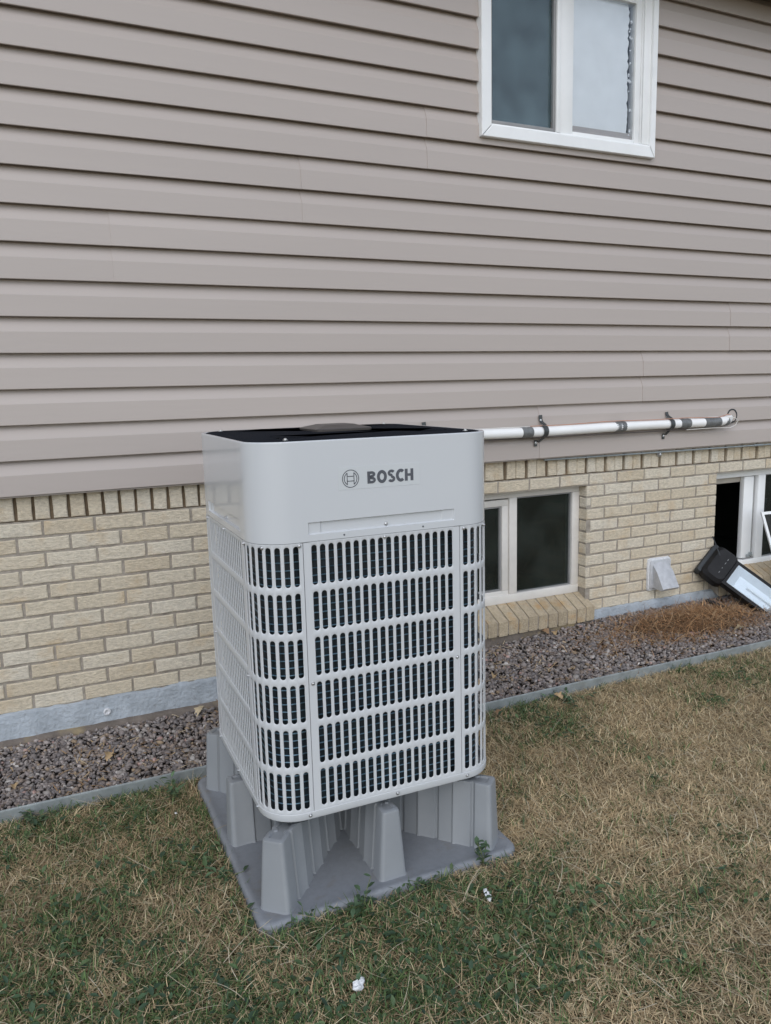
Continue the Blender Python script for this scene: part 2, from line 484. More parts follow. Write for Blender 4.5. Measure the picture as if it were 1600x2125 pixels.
bricks_parts = []      # (x centre, z centre, L, H, y offset, in_view)
J = .0105
def add_row(z_lo, z_hi, x_from, x_to, phase, depth_edges=()):
    n0 = math.floor((x_from - phase)/BP) - 1
    x = phase + n0*BP
    while x < x_to:
        a, b = max(x, x_from), min(x+BP, x_to)
        if b - a > .028:
            la = a + (J/2 if a == x else 0.0)
            lb = b - (J/2 if b == x+BP else 0.0)
            bricks_parts.append(((la+lb)/2, (z_lo+z_hi)/2, lb-la, z_hi-z_lo-J))
        x += BP
PH = -0.476
for r in range(13):
    z1 = ROW_TOP - r*H_ROW; z0 = z1 - H_ROW
    ph = PH if r % 2 == 0 else PH - BP/2
    if r == 0:
        add_row(z0, z1, X0, X1, ph)
    else:
        sill = z1 < .285
        spans = [(X0, WIN1[0] - (.03 if sill else 0)), (WIN1[1] + (.030 if sill else 0), WIN2[0] - (.03 if sill else 0)),
                 (WIN2[1] + (.03 if sill else 0), X1)]
        if sill: spans[1] = (2.378, 3.318)
        for a, b in spans: add_row(z0, z1, a, b, ph + (.012 if a > 2 else 0))

def in_view(x, z):
    return -.95 < x < .42 or 1.45 < x < 4.1

hidden = MB()
n_ind = 0
for (cx, cz, L, Hh) in bricks_parts:
    me = brick_data(round(L, 3), round(Hh, 3))
    yo = BY + random.uniform(-.0015, .0015)
    if in_view(cx, cz) and cz > .11:
        o = link('brick', me, brick_wall, (cx, yo, cz)); n_ind += 1
        o.rotation_euler = (random.uniform(-.006,.006), random.uniform(-.004,.004), random.uniform(-.006,.006))
    else:
        hidden.add([(v.co.x+cx, v.co.y+yo, v.co.z+cz) for v in me.vertices], [tuple(p.vertices) for p in me.polygons])
# soldier course
xs = -0.572 - .0677*34
k = 0
edges = []
while xs < X1:
    edges.append(xs); xs += .0677
for i in range(len(edges)-1):
    a, b = edges[i], edges[i+1]
    cx = (a+b)/2
    if cx < 1.0: w = .0677-.0125; shift = 0
    else:
        # laid in pairs: a thin joint inside the pair, a wide one between pairs
        odd = round((a - 1.796)/.0677) % 2
        w = .0677-.0115; shift = .0042 if odd == 0 else -.0042
        shift = -shift if odd == 0 else -shift
        shift = (.0050 if odd == 0 else -.0050)
    zb = ROW_TOP + J/2
    Hh = .172
    me = brick_data(round(w,3), Hh)
    yo = BY + random.uniform(-.003, .003)
    if in_view(cx, 1.0):
        o = link('brick', me, brick_wall, (cx+shift, yo, zb+Hh/2)); n_ind += 1
        o.rotation_euler = (0, random.uniform(-.012,.012), random.uniform(-.02,.02))
    else:
        hidden.add([(v.co.x+cx+shift, v.co.y+yo, v.co.z+zb+Hh/2) for v in me.vertices], [tuple(p.vertices) for p in me.polygons])
tag(hidden.build('bricks_out_of_view', M['brick'], brick_wall), kind='stuff')
# brick ends that show on the right reveal of each window
for h in (WIN1, WIN2):
    for r in range(1, 10):
        z1 = ROW_TOP - r*H_ROW; z0 = z1 - H_ROW
        me = brick_data(.062, H_ROW-J, D=.03)
        o = link('brick', me, brick_wall, (h[1]-.0005+random.uniform(-.001,.001), BY+.004+.031, (z0+z1)/2))
        o.rotation_euler = (0, 0, -math.pi/2)

# foundation parging: uneven top edge smeared on the bricks
mb = MB()
cols = 460; rows = [(-.06,0), (.02,0), (.06,.2), (.10,.4), (.125,.7), (.143,1.0), (.150,1.25)]
vs = []; fs = []
for i in range(cols+1):
    x = X0 + (X1-X0)*i/cols
    for (z, w) in rows:
        n = mnoise.noise(Vector((x*6, z*8, 3.1))) ; n2 = mnoise.noise(Vector((x*34, z*30, 9)))
        y = .012 + .003*n + .0016*n2 + (.006*max(0, w-.6))
        zz = z + (0.004*n + .007*n2 + .004*mnoise.noise(Vector((x*90, 0, 2))))*w
        if w > 1.1: y = BY + .006
        elif w == 1.0: y = min(y, BY-.004)
        vs.append((x, y, zz))
m_ = len(rows)
for i in range(cols):
    for j in range(m_-1):
        a = i*m_+j
        fs.append((a, a+m_, a+m_+1, a+1))
mb.add(vs, fs)
foundation = mb.build('foundation', M['concrete'], house, smooth=60)
mb = MB()
vs = []; fs = []
rows = [(-.06,-.022), (.012,-.022), (.030,-.016), (.036,-.006), (.040,.014)]
cols = 300
for i in range(cols+1):
    x = X0 + (2.0-X0)*i/cols
    for j, (z, y) in enumerate(rows):
        n = mnoise.noise(Vector((x*5, z*4, 7.1))); n2 = mnoise.noise(Vector((x*27, z*30, 1)))
        vs.append((x, y + .004*n + .002*n2, z + (.007*n+.003*n2 if j else 0)))
m_ = len(rows)
for i in range(cols):
    for j in range(m_-1):
        a = i*m_+j
        fs.append((a, a+m_, a+m_+1, a+1))
mb.add(vs, fs)
mb.build('footing_ledge', M['ledge'], foundation, smooth=60)
# form-tie hole in the parging
mb = MB()
ring = lambda r, y: [(-.291+r*math.cos(t*math.pi/7), y, .086+r*math.sin(t*math.pi/7)) for t in range(14)]
mb.loft([ring(.016,.012), ring(.015,.004), ring(.011,.002), ring(.008,.010)], cap0=False)
mb.build('form_tie_plug', M['caulk'], foundation, smooth=40, recalc=True)

# sloped rowlock sills
def sill(x_right, x_left):
    body = MB()
    body.add([(x_left,-.022,.118),(x_right-.004,-.022,.118),(x_right-.004,.15,.20),(x_left,.15,.20),
              (x_left,-.022,.186),(x_right-.004,-.022,.186),(x_right-.004,.15,.272),(x_left,.15,.272)],
             [(0,3,2,1),(4,5,6,7),(0,1,5,4),(1,2,6,5),(2,3,7,6),(3,0,4,7)])
    root = body.build('window_sill', M['mortar'], house)
    vari = []
    for s_ in range(3):
        rr = random.Random(50+s_)
        j = lambda a: a + rr.uniform(-.0012,.0012)
        b = MB(); w = .0285; c = .0025
        prof = [(-.030,.192),(.120,.264),(.120,.20),(-.026,.112)]
        inner = [(-.028,.1895),(.118,.261),(.118,.203),(-.0245,.1145)]
        rings = [[(-w, y, z) for y, z in inner], [(-w+c, j(y), j(z)) for y, z in prof], [(w-c, j(y), j(z)) for y, z in prof], [(w, y, z) for y, z in inner]]
        b.loft(rings)
        vari.append(b.mesh('brick', M['sill_brick'], recalc=True))
    x = x_right
    while x - .03 > x_left:
        link('brick', random.choice(vari), root, (x-.0338, random.uniform(-.002,.002), random.uniform(-.0015,.0015)))
        x -= .0660
    return root
sill(2.374, 1.40)
sill(4.47, 3.345)
mb = MB()
mb.box(1.40, 2.36, -.012, .02, -.03, .116)
mb.build('sill_footing', M['ledge'], house)

# ---- windows
def window_root(): return empty('window')
def bars(name, lst, mat, parent, c=.003):
    b = MB()
    for q in lst: b.box(*q, c=c)
    return b.build(name, mat, parent, smooth=35)
def pane(name, x0, x1, z0, z1, y, mat, parent):
    b = MB(); b.box(x0, x1, y, y+.004, z0, z1)
    return b.build(name, mat, parent)
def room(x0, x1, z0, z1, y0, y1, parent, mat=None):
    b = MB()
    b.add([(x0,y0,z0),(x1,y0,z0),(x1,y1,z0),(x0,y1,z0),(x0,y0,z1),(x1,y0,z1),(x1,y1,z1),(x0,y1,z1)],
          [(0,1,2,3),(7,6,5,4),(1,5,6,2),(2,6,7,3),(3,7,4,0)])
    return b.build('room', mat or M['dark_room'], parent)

# basement window beside the heat pump
w1 = window_root(); w1.parent = house
bars('frame', [(1.43,2.345,.098,.16,.846,.89), (1.43,2.345,.096,.16,.252,.300), (2.296,2.346,.097,.16,.300,.846),
               (1.43,1.475,.097,.16,.300,.846), (1.868,1.918,.097,.16,.300,.846)], M['trim_old'], w1)
bars('sash', [(1.475,1.868,.108,.15,.802,.838), (1.475,1.868,.108,.15,.288,.322), (1.826,1.866,.107,.15,.322,.802), (1.477,1.515,.107,.15,.322,.802)], M['trim_old'], w1)
bars('gasket', [(1.815,1.826,.116,.14,.322,.802), (1.515,1.524,.116,.14,.322,.802), (1.524,1.815,.116,.14,.322,.331), (1.524,1.815,.116,.14,.793,.802)], M['gasket'], w1, 0)
bars('fixed_pane_gasket', [(1.918,1.923,.108,.13,.300,.846), (2.289,2.296,.108,.13,.300,.846), (1.923,2.289,.108,.13,.300,.306), (1.923,2.289,.108,.13,.838,.846)], M['gasket'], w1, 0)
pane('pane', 1.921, 2.291, .304, .84, .122, M['glass_low'], w1)
pane('pane', 1.524, 1.816, .330, .794, .130, M['glass_low'], w1)
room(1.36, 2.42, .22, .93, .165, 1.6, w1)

# basement window with the slid-open sash
w2 = window_root(); w2.parent = house
bars('frame', [(3.352,4.47,.098,.17,.838,.89), (3.352,4.47,.096,.17,.247,.283), (3.352,3.372,.097,.17,.283,.838),
               (4.42,4.47,.097,.17,.283,.838), (3.802,3.868,.097,.17,.283,.838)], M['trim'], w2)
bars('sash', [(3.694,3.782,.116,.15,.290,.832)], M['trim'], w2)
bars('sash_track', [(3.782,3.796,.122,.15,.290,.832), (3.70,3.80,.104,.116,.283,.292)], M['gasket'], w2, 0)
bars('sash_latch', [(3.735,3.785,.100,.112,.300,.314), (3.752,3.768,.092,.104,.306,.330)], M['galv'], w2, .002)
bars('fixed_pane_gasket', [(3.868,3.874,.108,.13,.283,.838), (3.874,4.42,.108,.13,.283,.289), (3.874,4.42,.108,.13,.832,.838)], M['gasket'], w2, 0)
bars('roller_blind', [(3.38,3.70,.15,.18,.795,.838)], M['blind'], w2, .008)
pane('pane', 3.872, 4.42, .287, .834, .122, M['glass_low'], w2)
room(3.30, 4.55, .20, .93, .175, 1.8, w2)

# upper window
w3 = window_root(); w3.parent = house
TX0, TX1, TZ0, TZ1 = 1.614, 2.703, 2.648, 3.50
def mitred_trim(x0, x1, z0, z1, w, y0, y1, wr=None):
    b = MB()
    o = [(x0,z0),(x1,z0),(x1,z1),(x0,z1)]
    i = [(x0+w,z0+w),(x1-(wr or w),z0+w),(x1-(wr or w),z1-w),(x0+w,z1-w)]
    for k in range(4):
        k2 = (k+1) % 4
        a, b_, c_, d = o[k], o[k2], i[k2], i[k]
        m1 = ((a[0]+d[0])/2*.4+a[0]*.6, (a[1]+d[1])/2*.4+a[1]*.6); 
        bb = MB()
        pts = [a, b_, c_, d]
        cen = (sum(p[0] for p in pts)/4, sum(p[1] for p in pts)/4)
        sh = [(p[0]+(cen[0]-p[0])*.004, p[1]+(cen[1]-p[1])*.004) for p in pts]
        ins = [(p[0]+(cen[0]-p[0])*.012+(cen[0]-p[0])*0, p[1]+(cen[1]-p[1])*.10) if k % 2 == 0 else (p[0]+(cen[0]-p[0])*.10, p[1]+(cen[1]-p[1])*.012) for p in pts]
        b.loft([[(p[0], y1, p[1]) for p in sh], [(p[0], y0+.004, p[1]) for p in sh], [(p[0], y0, p[1]) for p in ins]])
    return b
mitred_trim(TX0, TX1, TZ0, TZ1, .056, -.046, .02, .034).build('outer_trim', M['trim'], w3, recalc=True)
bars('frame', [(1.668,2.67,-.030,.06,2.702,2.716), (1.668,2.67,-.030,.06,3.43,3.446), (2.060,2.084,-.034,.06,2.716,3.43), (2.622,2.670,-.032,.06,2.716,3.43), (2.611,2.618,-.028,.06,2.716,3.43)], M['trim'], w3)
bars('screen_frame', [(1.670,2.058,-.026,-.012,2.717,2.733), (1.670,2.058,-.026,-.012,3.41,3.428), (1.670,1.684,-.026,-.012,2.733,3.41), (2.045,2.058,-.026,-.012,2.733,3.41)], M['gasket'], w3, .002)
bars('sash', [(2.086,2.170,-.022,.03,2.717,3.43), (2.575,2.610,-.022,.03,2.717,3.43), (2.170,2.575,-.021,.03,2.717,2.734), (2.170,2.575,-.021,.03,3.40,3.43)], M['trim'], w3)
pane('pane', 1.684, 2.046, 2.732, 3.412, -.004, M['glass_up'], w3)
pane('pane', 2.168, 2.577, 2.732, 3.402, -.010, M['glass_clear'], w3)
# torn white foam sheet behind the right pane
rr = random.Random(3)
b = MB()
left = [(2.172 + rr.choice([0,0,0,.002,.006,.012])*(1 if rr.random()<.5 else .3), 2.765 + (3.40-2.765)*i/26) for i in range(27)]
right = [(2.548 + rr.uniform(-.004,.007), 2.765 + (3.40-2.765)*i/40) for i in range(41)]
bot = [(2.18 + .36*i/14, 2.768 + rr.uniform(-.003,.003)) for i in range(1,14)]
outl = [left[0]] + bot + right + left[:0:-1]
b.loft([[(x,.010,z) for x,z in outl], [(x,.022,z) for x,z in outl]])
b.build('foam_sheet', M['foam'], w3, recalc=True)
b = MB(); b.box(2.15, 2.545, .026, .030, 2.70, 2.80)
b.build('shadow_board', M['shadow_brown'], w3)  # strip coloured as the shadow below the blind
for i in range(26):       # loose foam crumbs along the gap and the bottom
    s_ = rr.uniform(.004,.011)
    if i < 17: x, z = 2.556 + rr.uniform(-.004,.012), 2.75 + rr.random()*.62
    else: x, z = 2.19 + rr.random()*.36, 2.737 + rr.uniform(0,.006)
    b = MB()
    b.loft([[(x+s_*math.cos(t*1.05)*rr.uniform(.5,1), .006, z+s_*math.sin(t*1.05)*rr.uniform(.6,1.4)) for t in range(6)],
            [(x+s_*math.cos(t*1.05)*.4, .001, z+s_*math.sin(t*1.05)*.4) for t in range(6)]])
    b.build('foam_crumb', M['foam'], w3, recalc=True)
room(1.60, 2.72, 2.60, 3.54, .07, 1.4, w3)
b = MB()
rings = [[(1.655+.43*i/40, .056+.006*math.sin(i*.9)+.003*math.sin(i*2.3+z*9), z) for i in range(41)] for z in (2.69, 2.85, 3.0, 3.12, 3.225)]
b.loft(rings, cap0=False, cap1=False, closed=False)
b.build('reflection_sheet', surf('blue_grey_reflection', (.19,.27,.30), rough=.9, var=.22, scale=5.0, stretch=(1,1,.35)), w3, smooth=60)  # sheet added inside to give the left pane its cloudy reflected tone

# ---- siding: panels two courses high, end joints stepping along the wall
b = MB()
for (a, b_, c_, d) in rects_with_holes(X0, X1, ZS, 3.60, [(1.64, 2.68, 2.675, 3.47)]):
    b.add([(a,.034,c_),(b_,.034,c_),(b_,.034,d),(a,.034,d)], [(0,1,2,3)])
siding = b.build('siding', surf('sheathing', (.06,.055,.05), rough=.9), house)
def panel_profile(n=2):
    pr = [(.028, .006)]
    for k in range(n):
        z = k*EXPO
        pr += [(.0105, z+.008), (-.0135, z+.0022), (-.0165, z+.0008), (-.0180, z+.0030), (-.0177, z+.010), (-.0145, z+.084), (-.0135, z+.087), (.0070, z+EXPO-.006)]
        if k == n-1: pr += [(.0100, z+EXPO+.012), (.020, z+EXPO+.02)]
        else: pr += [(.0100, z+EXPO+.006)]
    return pr
seam = {0: [2.002], 1: [2.71], 2: [3.374], 3: [-.103], 4: [.716, 4.4], 5: [1.348], 6: [4.9], 7: [-1.4], 8: [4.0]}
def siding_panel(x0, x1, z0, dy, cut_top=None):
    pr = panel_profile()
    if cut_top: pr = [(y, min(z, cut_top)) for y, z in pr]
    b = MB()
    n = max(2, int((x1-x0)/.25))
    rings = []
    for i in range(n+1):
        x = x0 + (x1-x0)*i/n
        w = .0007*mnoise.noise(Vector((x*.9, z0*5, 2)))
        w2 = .0010*mnoise.noise(Vector((x*.7, z0*9, 8)))
        rings.append([(x, y+dy+w, z0+z+w2) for y, z in pr])
    rings.insert(0, [(p[0], p[1]+.0035, p[2]) for p in rings[0]]); rings.append([(p[0]-.0002, p[1]+.0035, p[2]) for p in rings[-1]])
    b.loft(rings, cap0=False, cap1=False, closed=False)
    return b.build('siding_panel', M['siding'], siding, smooth=7)
HX0, HX1 = 1.634, 2.684
for r in range(9):
    z0 = ZS + r*2*EXPO
    xs = [X0] + sorted(seam.get(r, [])) + [X1]
    ct = 3.59 - z0 if z0 + 2*EXPO > 3.58 else None
    for i in range(len(xs)-1):
        a, c_ = xs[i] - (.02 if i else 0), xs[i+1]
        dy = -.0028*(i % 2)
        if z0 + 2*EXPO > WUP[2]-.01 and a < HX0 < c_ and z0+.01 > WUP[2]-.02:
            siding_panel(a, HX0, z0, dy, ct)
            if c_ > HX1: siding_panel(HX1, c_, z0, dy, ct)
        else:
            siding_panel(a, c_, z0, dy, ct)
# J-channel lip under the siding
b = MB(); b.box(X0, X1, -.006, .0285, ZS-.006, ZS-.001)
b.build('starter_strip', M['siding'], siding)

# ---- eave
eave = empty('eave'); eave.parent = house
b = MB(); b.box(X0, X1, -.27, .02, 3.585, 3.60)
b.build('soffit', M['soffit'], eave)
for i in range(3):
    b = MB(); b.box(X0, X1, -.24+.09*i, -.235+.09*i, 3.581, 3.587)
    b.build('soffit_rib', M['soffit'], eave)
b = MB(); b.box(X0, X1, -.30, -.272, 3.56, 3.70, .004)
b.build('fascia', M['soffit'], eave)
b = MB(); b.add([(X0,-.36,3.68),(X1,-.36,3.68),(X1,2.6,4.9),(X0,2.6,4.9),(X0,-.36,3.705),(X1,-.36,3.705),(X1,2.6,4.925),(X0,2.6,4.925)],
                [(0,3,2,1),(4,5,6,7),(0,1,5,4),(1,2,6,5),(2,3,7,6),(3,0,4,7)])
b.build('roof', surf('asphalt_shingle', (.06,.055,.05), rough=.95, bump=.5, bscale=60), house)
b = MB()
b.add([(X0,.03,-.05),(X0,5,-.05),(X0,5,3.6),(X0,.03,3.6)], [(0,1,2,3)])
b.add([(X1,.03,-.05),(X1,5,-.05),(X1,5,3.6),(X1,.03,3.6)], [(3,2,1,0)])
b.add([(X0,5,-.05),(X1,5,-.05),(X1,5,3.6),(X0,5,3.6)], [(3,2,1,0)])
b.build('rear_walls', M['siding'], house)

# ------------------------------------------------------------------ steel lawn edging
mb = MB()
pr = [(.0025,-.04),(.0025,.050),(.004,.053),(.0015,.0555),(-.0025,.0545),(-.0035,.050),(-.0025,.046),(-.0022,-.04)]
rings = []
for i in range(61):
    x = X0 + (X1-X0)*i/60
    w = .006*mnoise.noise(Vector((x*.8, 1, 1))); wz = .004*mnoise.noise(Vector((x*.9, 5, 1)))
    rings.append([(x, EDGE_Y+y+w, z+wz) for y, z in pr])
mb.loft(rings)
edging = mb.build('lawn_edging', M['galv'], None, smooth=40, recalc=True)
tag(edging, 'galvanised steel edging strip between gravel bed and lawn', 'edging')

# ------------------------------------------------------------------ plastic riser stand
SC = Vector((.375, -1.115))
stand = empty('equipment_stand', (SC.x, SC.y, 0))
tag(stand, 'grey moulded plastic stand with ribbed legs under the heat pump', 'stand')
PX, PY = .415, .456
def rrect(hx, hy, r, n=6):
    o = []
    for cx, cy, a0 in ((hx-r,hy-r,0), (-hx+r,hy-r,90), (-hx+r,-hy+r,180), (hx-r,-hy+r,270)):
        for k in range(n+1):
            a = R(a0 + 90*k/n); o.append((cx+r*math.cos(a), cy+r*math.sin(a)))
    return o
mb = MB()
ring = lambda d, z, r: [(x, y, z) for x, y in rrect(PX-d, PY-d, r)]
mb.loft([ring(.0,-.02,.04), ring(-.001,.016,.04), ring(.0015,.024,.039), ring(.006,.029,.036), ring(.012,.0305,.033), ring(.022,.0290,.028), ring(.030,.0265,.025)])
mb.build('base', M['stand_base'], stand, smooth=50)
LEG_TOP = .236
def leg(angle, r_out, r_in, wb, wt, flare=.010):
    d = Vector((math.cos(angle), math.sin(angle))); n = Vector((-d.y, d.x))
    ts = []
    t = r_in
    prof = []            # (t, width delta) along one side: wide ribs with narrow grooves
    k = 0
    L = r_out - r_in
    seg = max(3, round(L/.062))
    for i in range(seg):
        a = r_in + L*i/seg; b_ = r_in + L*(i+1)/seg
        prof += [(a+.006, -.002), (b_-.010, -.002)]
        if i < seg-1: prof += [(b_-.006, -.0085), (b_-.001, -.0085)] if i % 2 == 0 else [(b_-.006, .003), (b_-.001, .003)]
    def outline(w, out, grow, z, rad):
        hw = w/2
        right = []
        for (t, dw) in prof:
            f = (t-r_in)/L
            right.append((t, hw*(.80+.20*f) + dw + grow))
        o = []
        for t, w_ in right: o.append((min(t, out-rad*1.3), -w_))
        # rounded outer end
        hw2 = hw - .002 + grow
        for k in range(1, 5):
            a = R(-90 + 90*k/4); o.append((out-rad+rad*math.cos(a), -hw2+rad+rad*math.sin(a)))
        for k in range(0, 4):
            a = R(90*k/4); o.append((out-rad+rad*math.cos(a), hw2-rad+rad*math.sin(a)))
        for t, w_ in reversed(right): o.append((min(t, out-rad*1.3), w_))
        return [((d.x*t + n.x*w_), (d.y*t + n.y*w_), z) for t, w_ in o]
    b = MB()
    zt = LEG_TOP
    b.loft([outline(wb, r_out+flare*.6, flare*.6, .025, .016), outline(wb, r_out+.002, .0015, .032, .014),
            outline(wt, r_out-.004, 0, zt-.006, .011), outline(wt, r_out-.006, -.002, zt-.0015, .010), outline(wt, r_out-.010, -.006, zt, .008),
            outline(wt, r_out-.020, -.014, zt, .006), outline(wt, r_out-.023, -.017, zt-.005, .005)])
    return b.build('leg', M['stand'], stand, smooth=35, recalc=True)
dc = math.atan2(.398, .361)
for a in (math.pi+dc, -dc, dc, math.pi-dc):
    leg(a, .537, .06, .094, .070)
for a, ro in ((-math.pi/2, .412), (math.pi/2, .412), (0, .385), (math.pi, .392)):
    leg(a, ro, .06, .088, .060)
mb = MB()
circ = lambda r, z: [(r*math.cos(2*math.pi*k/20), r*math.sin(2*math.pi*k/20), z) for k in range(20)]
mb.loft([circ(.105,.026), circ(.094,.036), circ(.085,.12), circ(.078,LEG_TOP-.012), circ(.070,LEG_TOP-.004)], cap0=False)
mb.build('hub', M['stand'], stand, smooth=40)

# ------------------------------------------------------------------ heat pump
UC = (.3915, -1.1277); YAW = -.01266
ZB0 = .238
hp = empty('heat_pump', (UC[0], UC[1], ZB0), YAW)
tag(hp, 'tall light grey outdoor heat pump with slotted grille panels', 'heat pump')
HW, CR = .370, .107
FL = HW - CR
ARC = CR*math.pi/2
def perim(u, inset=0.0, half=HW, r=CR):
    """u=0 at the centre of the front (-y), increasing to the right and round the unit"""
    fl = half - r; arc = r*math.pi/2; side = 2*fl + arc
    u = u + fl
    k = math.floor(u/side); t = u - k*side
    if t <= 2*fl: p = Vector((-fl+t, -half)); n = Vector((0,-1))
    else:
        a = (t-2*fl)/r
        n = Vector((math.sin(a), -math.cos(a))); p = Vector((fl, -fl)) + n*r
    c, s = [(1,0),(0,1),(-1,0),(0,-1)][int(k) % 4]
    rot = lambda v: Vector((v.x*c - v.y*s, v.x*s + v.y*c))
    p, n = rot(p), rot(n)
    return p - n*inset
SIDE = 2*FL + ARC
ZG0, ZG1 = .2850, 1.0545        # grille panels, world heights
ROWP, SLH = .1284, .1105
ZROW0 = .295
def grille(u0, u1, s0, s1, ncol):
    b = MB()
    sw = .0155
    pitch = (s1 - s0 - sw)/(ncol-1)
    def P(u, z, ins): q = perim(u, ins); return (q.x, q.y, z-ZB0)
    def quad(a, b_, c_, d): b.add([a,b_,c_,d], [(0,1,2,3)])
    ulo, uhi = s0 + sw/2 - pitch/2, s1 - sw/2 + pitch/2
    z_edges = [ZROW0 + ROWP*r - (ROWP-SLH)/2 for r in range(7)]
    def usub(a, c_):
        n = max(1, math.ceil(abs(c_-a)/.012)); return [a+(c_-a)*i/n for i in range(n+1)]
    # plain margins
    for (a, c_, z0, z1) in ((u0, u1, ZG0, z_edges[0]), (u0, u1, z_edges[6], ZG1), (u0, ulo, z_edges[0], z_edges[6]), (uhi, u1, z_edges[0], z_edges[6])):
        us = usub(a, c_)
        for i in range(len(us)-1):
            quad(P(us[i],z0,0), P(us[i+1],z0,0), P(us[i+1],z1,0), P(us[i],z1,0))
    # flanges folded inwards at the panel edges
    for u in (u0, u1): quad(P(u,ZG0,0), P(u,ZG1,0), P(u,ZG1,.008), P(u,ZG0,.008))
    # slots
    rad = sw/2
    for r in range(6):
        zc0, zc1 = z_edges[r], z_edges[r+1]
        zb, zt = ZROW0 + ROWP*r, ZROW0 + ROWP*r + SLH
        for c_ in range(ncol):
            uc = s0 + sw/2 + pitch*c_
            ua, ub = uc-pitch/2, uc+pitch/2
            outer = []; sl = []
            for half in (0, 1):
                zc = zt-rad if half == 0 else zb+rad
                ze = zc1 if half == 0 else zc0
                for k in range(9):
                    th = k*22.5 + (0 if half == 0 else 180)
                    ca, sa = math.cos(R(th)), math.sin(R(th))
                    sl.append((uc, zc, ca, sa))
                    tk = k*22.5
                    sx = 1 if half == 0 else -1
                    if tk < 45: outer.append((ub if sx > 0 else ua, zc + (ze-zc)*math.tan(R(tk))))
                    elif tk == 45: outer.append((ub if sx > 0 else ua, ze))
                    elif tk < 135: outer.append((uc + sx*(pitch/2)/math.tan(R(tk)) if tk != 90 else uc, ze))
                    elif tk == 135: outer.append((ua if sx > 0 else ub, ze))
                    else: outer.append((ua if sx > 0 else ub, zc + (ze-zc)*math.tan(R(180-tk))))
            rings = [[P(u, z, 0) for u, z in outer],
                     [P(u+ca*(rad+.0016), z+sa*(rad+.0016), -.0002) for u, z, ca, sa in sl],
                     [P(u+ca*rad, z+sa*rad, .0010) for u, z, ca, sa in sl],
                     [P(u+ca*(rad-.0002), z+sa*(rad-.0002), .0022) for u, z, ca, sa in sl]]
            b.loft(rings, cap0=False, cap1=False)
    return b.build('grille_panel', M['paint_panel'], hp, smooth=40)
SP = HW - .1315                 # where front panels meet corner panels
gap = .0009
for k in range(4):
    c0 = k*SIDE
    o = grille(c0-SP+gap, c0+SP-gap, c0-.215, c0+.215, 18)
    # corner panel
    a0, a1 = c0+SP+gap, c0+SIDE-SP-gap
    m0, m1 = a0+.011, a1-.011
    o = grille(a0, a1, m0, m1, 8)

# upper shroud, with pressed hand-grip recesses in its sides
ZS0, ZT = 1.0575, 1.3265
def shroud():
    b = MB()
    us = []
    for k in range(4):
        c0 = k*SIDE
        us += [c0-FL+i*.0526 for i in range(11)]
        us += [c0+d for d in (-.2215,-.2185,-.187,-.182,.182,.187,.2185,.2215)]
        us += [c0+FL+ARC*i/10 for i in range(1, 10)]
    us = sorted(set(round(u, 5) for u in us))
    zs = [ZS0, ZS0+.004, 1.0755,1.0785, 1.094, 1.106,1.109, 1.16, 1.22, 1.28, ZT-.008, ZT-.003]
    def rec(u, z):
        k = round(u/SIDE); t = abs(u - k*SIDE)
        fz = min(max((z-1.0755)/.003, 0), max((1.109-z)/.003, 0), 1)
        fz = max(0, min(1, fz))
        d1 = max(0, min(1, (.2215-t)/.003)); d2 = max(0, min(1, (.187-t)/.005))
        return fz*(.005*d1 + .003*d2)
    rows = []
    for z in zs:
        rows.append([])
        for u in us:
            q = perim(u, rec(u, z)); rows[-1].append((q.x, q.y, z-ZB0))
    lip = [(.0012, ZT-.0008), (.003, ZT), (.010, ZT-.0005), (.0125, ZT-.003), (.0130, ZT-.016)]
    bot = [[(perim(u,.006).x, perim(u,.006).y, ZS0+.001-ZB0) for u in us], [(perim(u,.0012).x, perim(u,.0012).y, ZS0-.0008-ZB0) for u in us]]
    for ins, z in lip: rows.append([(perim(u,ins).x, perim(u,ins).y, z-ZB0) for u in us])
    b.loft(bot+rows, cap0=False, cap1=False)
    return b.build('upper_shroud', M['paint'], hp, smooth=28)
shroud_o = shroud()

# seam backing, coil and tubes inside
def ring_band(name, ins, z0, z1, mat, cap0=False, cap1=False, n_per=26, smooth=40):
    us = sorted(set([k*SIDE + d for k in range(4) for d in [-FL+2*FL*i/8 for i in range(9)] + [FL+ARC*i/10 for i in range(1,10)]]))
    b = MB()
    b.loft([[(perim(u,ins).x, perim(u,ins).y, z-ZB0) for u in us] for z in (z0, z1)], cap0=cap0, cap1=cap1)
    return b.build(name, mat, hp, smooth=smooth)
coil = ring_band('coil', .034, .262, 1.20, M['coil'], cap0=True, cap1=True)
us = sorted(set([k*SIDE + d for k in range(4) for d in [-FL+2*FL*i/4 for i in range(5)] + [FL+ARC*i/8 for i in range(1,8)]]))
b = MB()
z = .300
while z < 1.05:
    pts = [perim(u, .0275) for u in us]
    zz = z + random.uniform(-.0012,.0012)
    rings = []
    rr_ = .0019
    for a in (0, 90, 180, 270):
        q = [perim(u, .0285 - rr_*math.cos(R(a))) for u in us]
        rings.append([(v.x, v.y, zz+rr_*math.sin(R(a))-ZB0) for v in q])
    rings.append(rings[0])
    b.loft(rings, cap0=False, cap1=False)
    z += .0212
b.build('coil_tubes', M['tube'], coil, smooth=80)
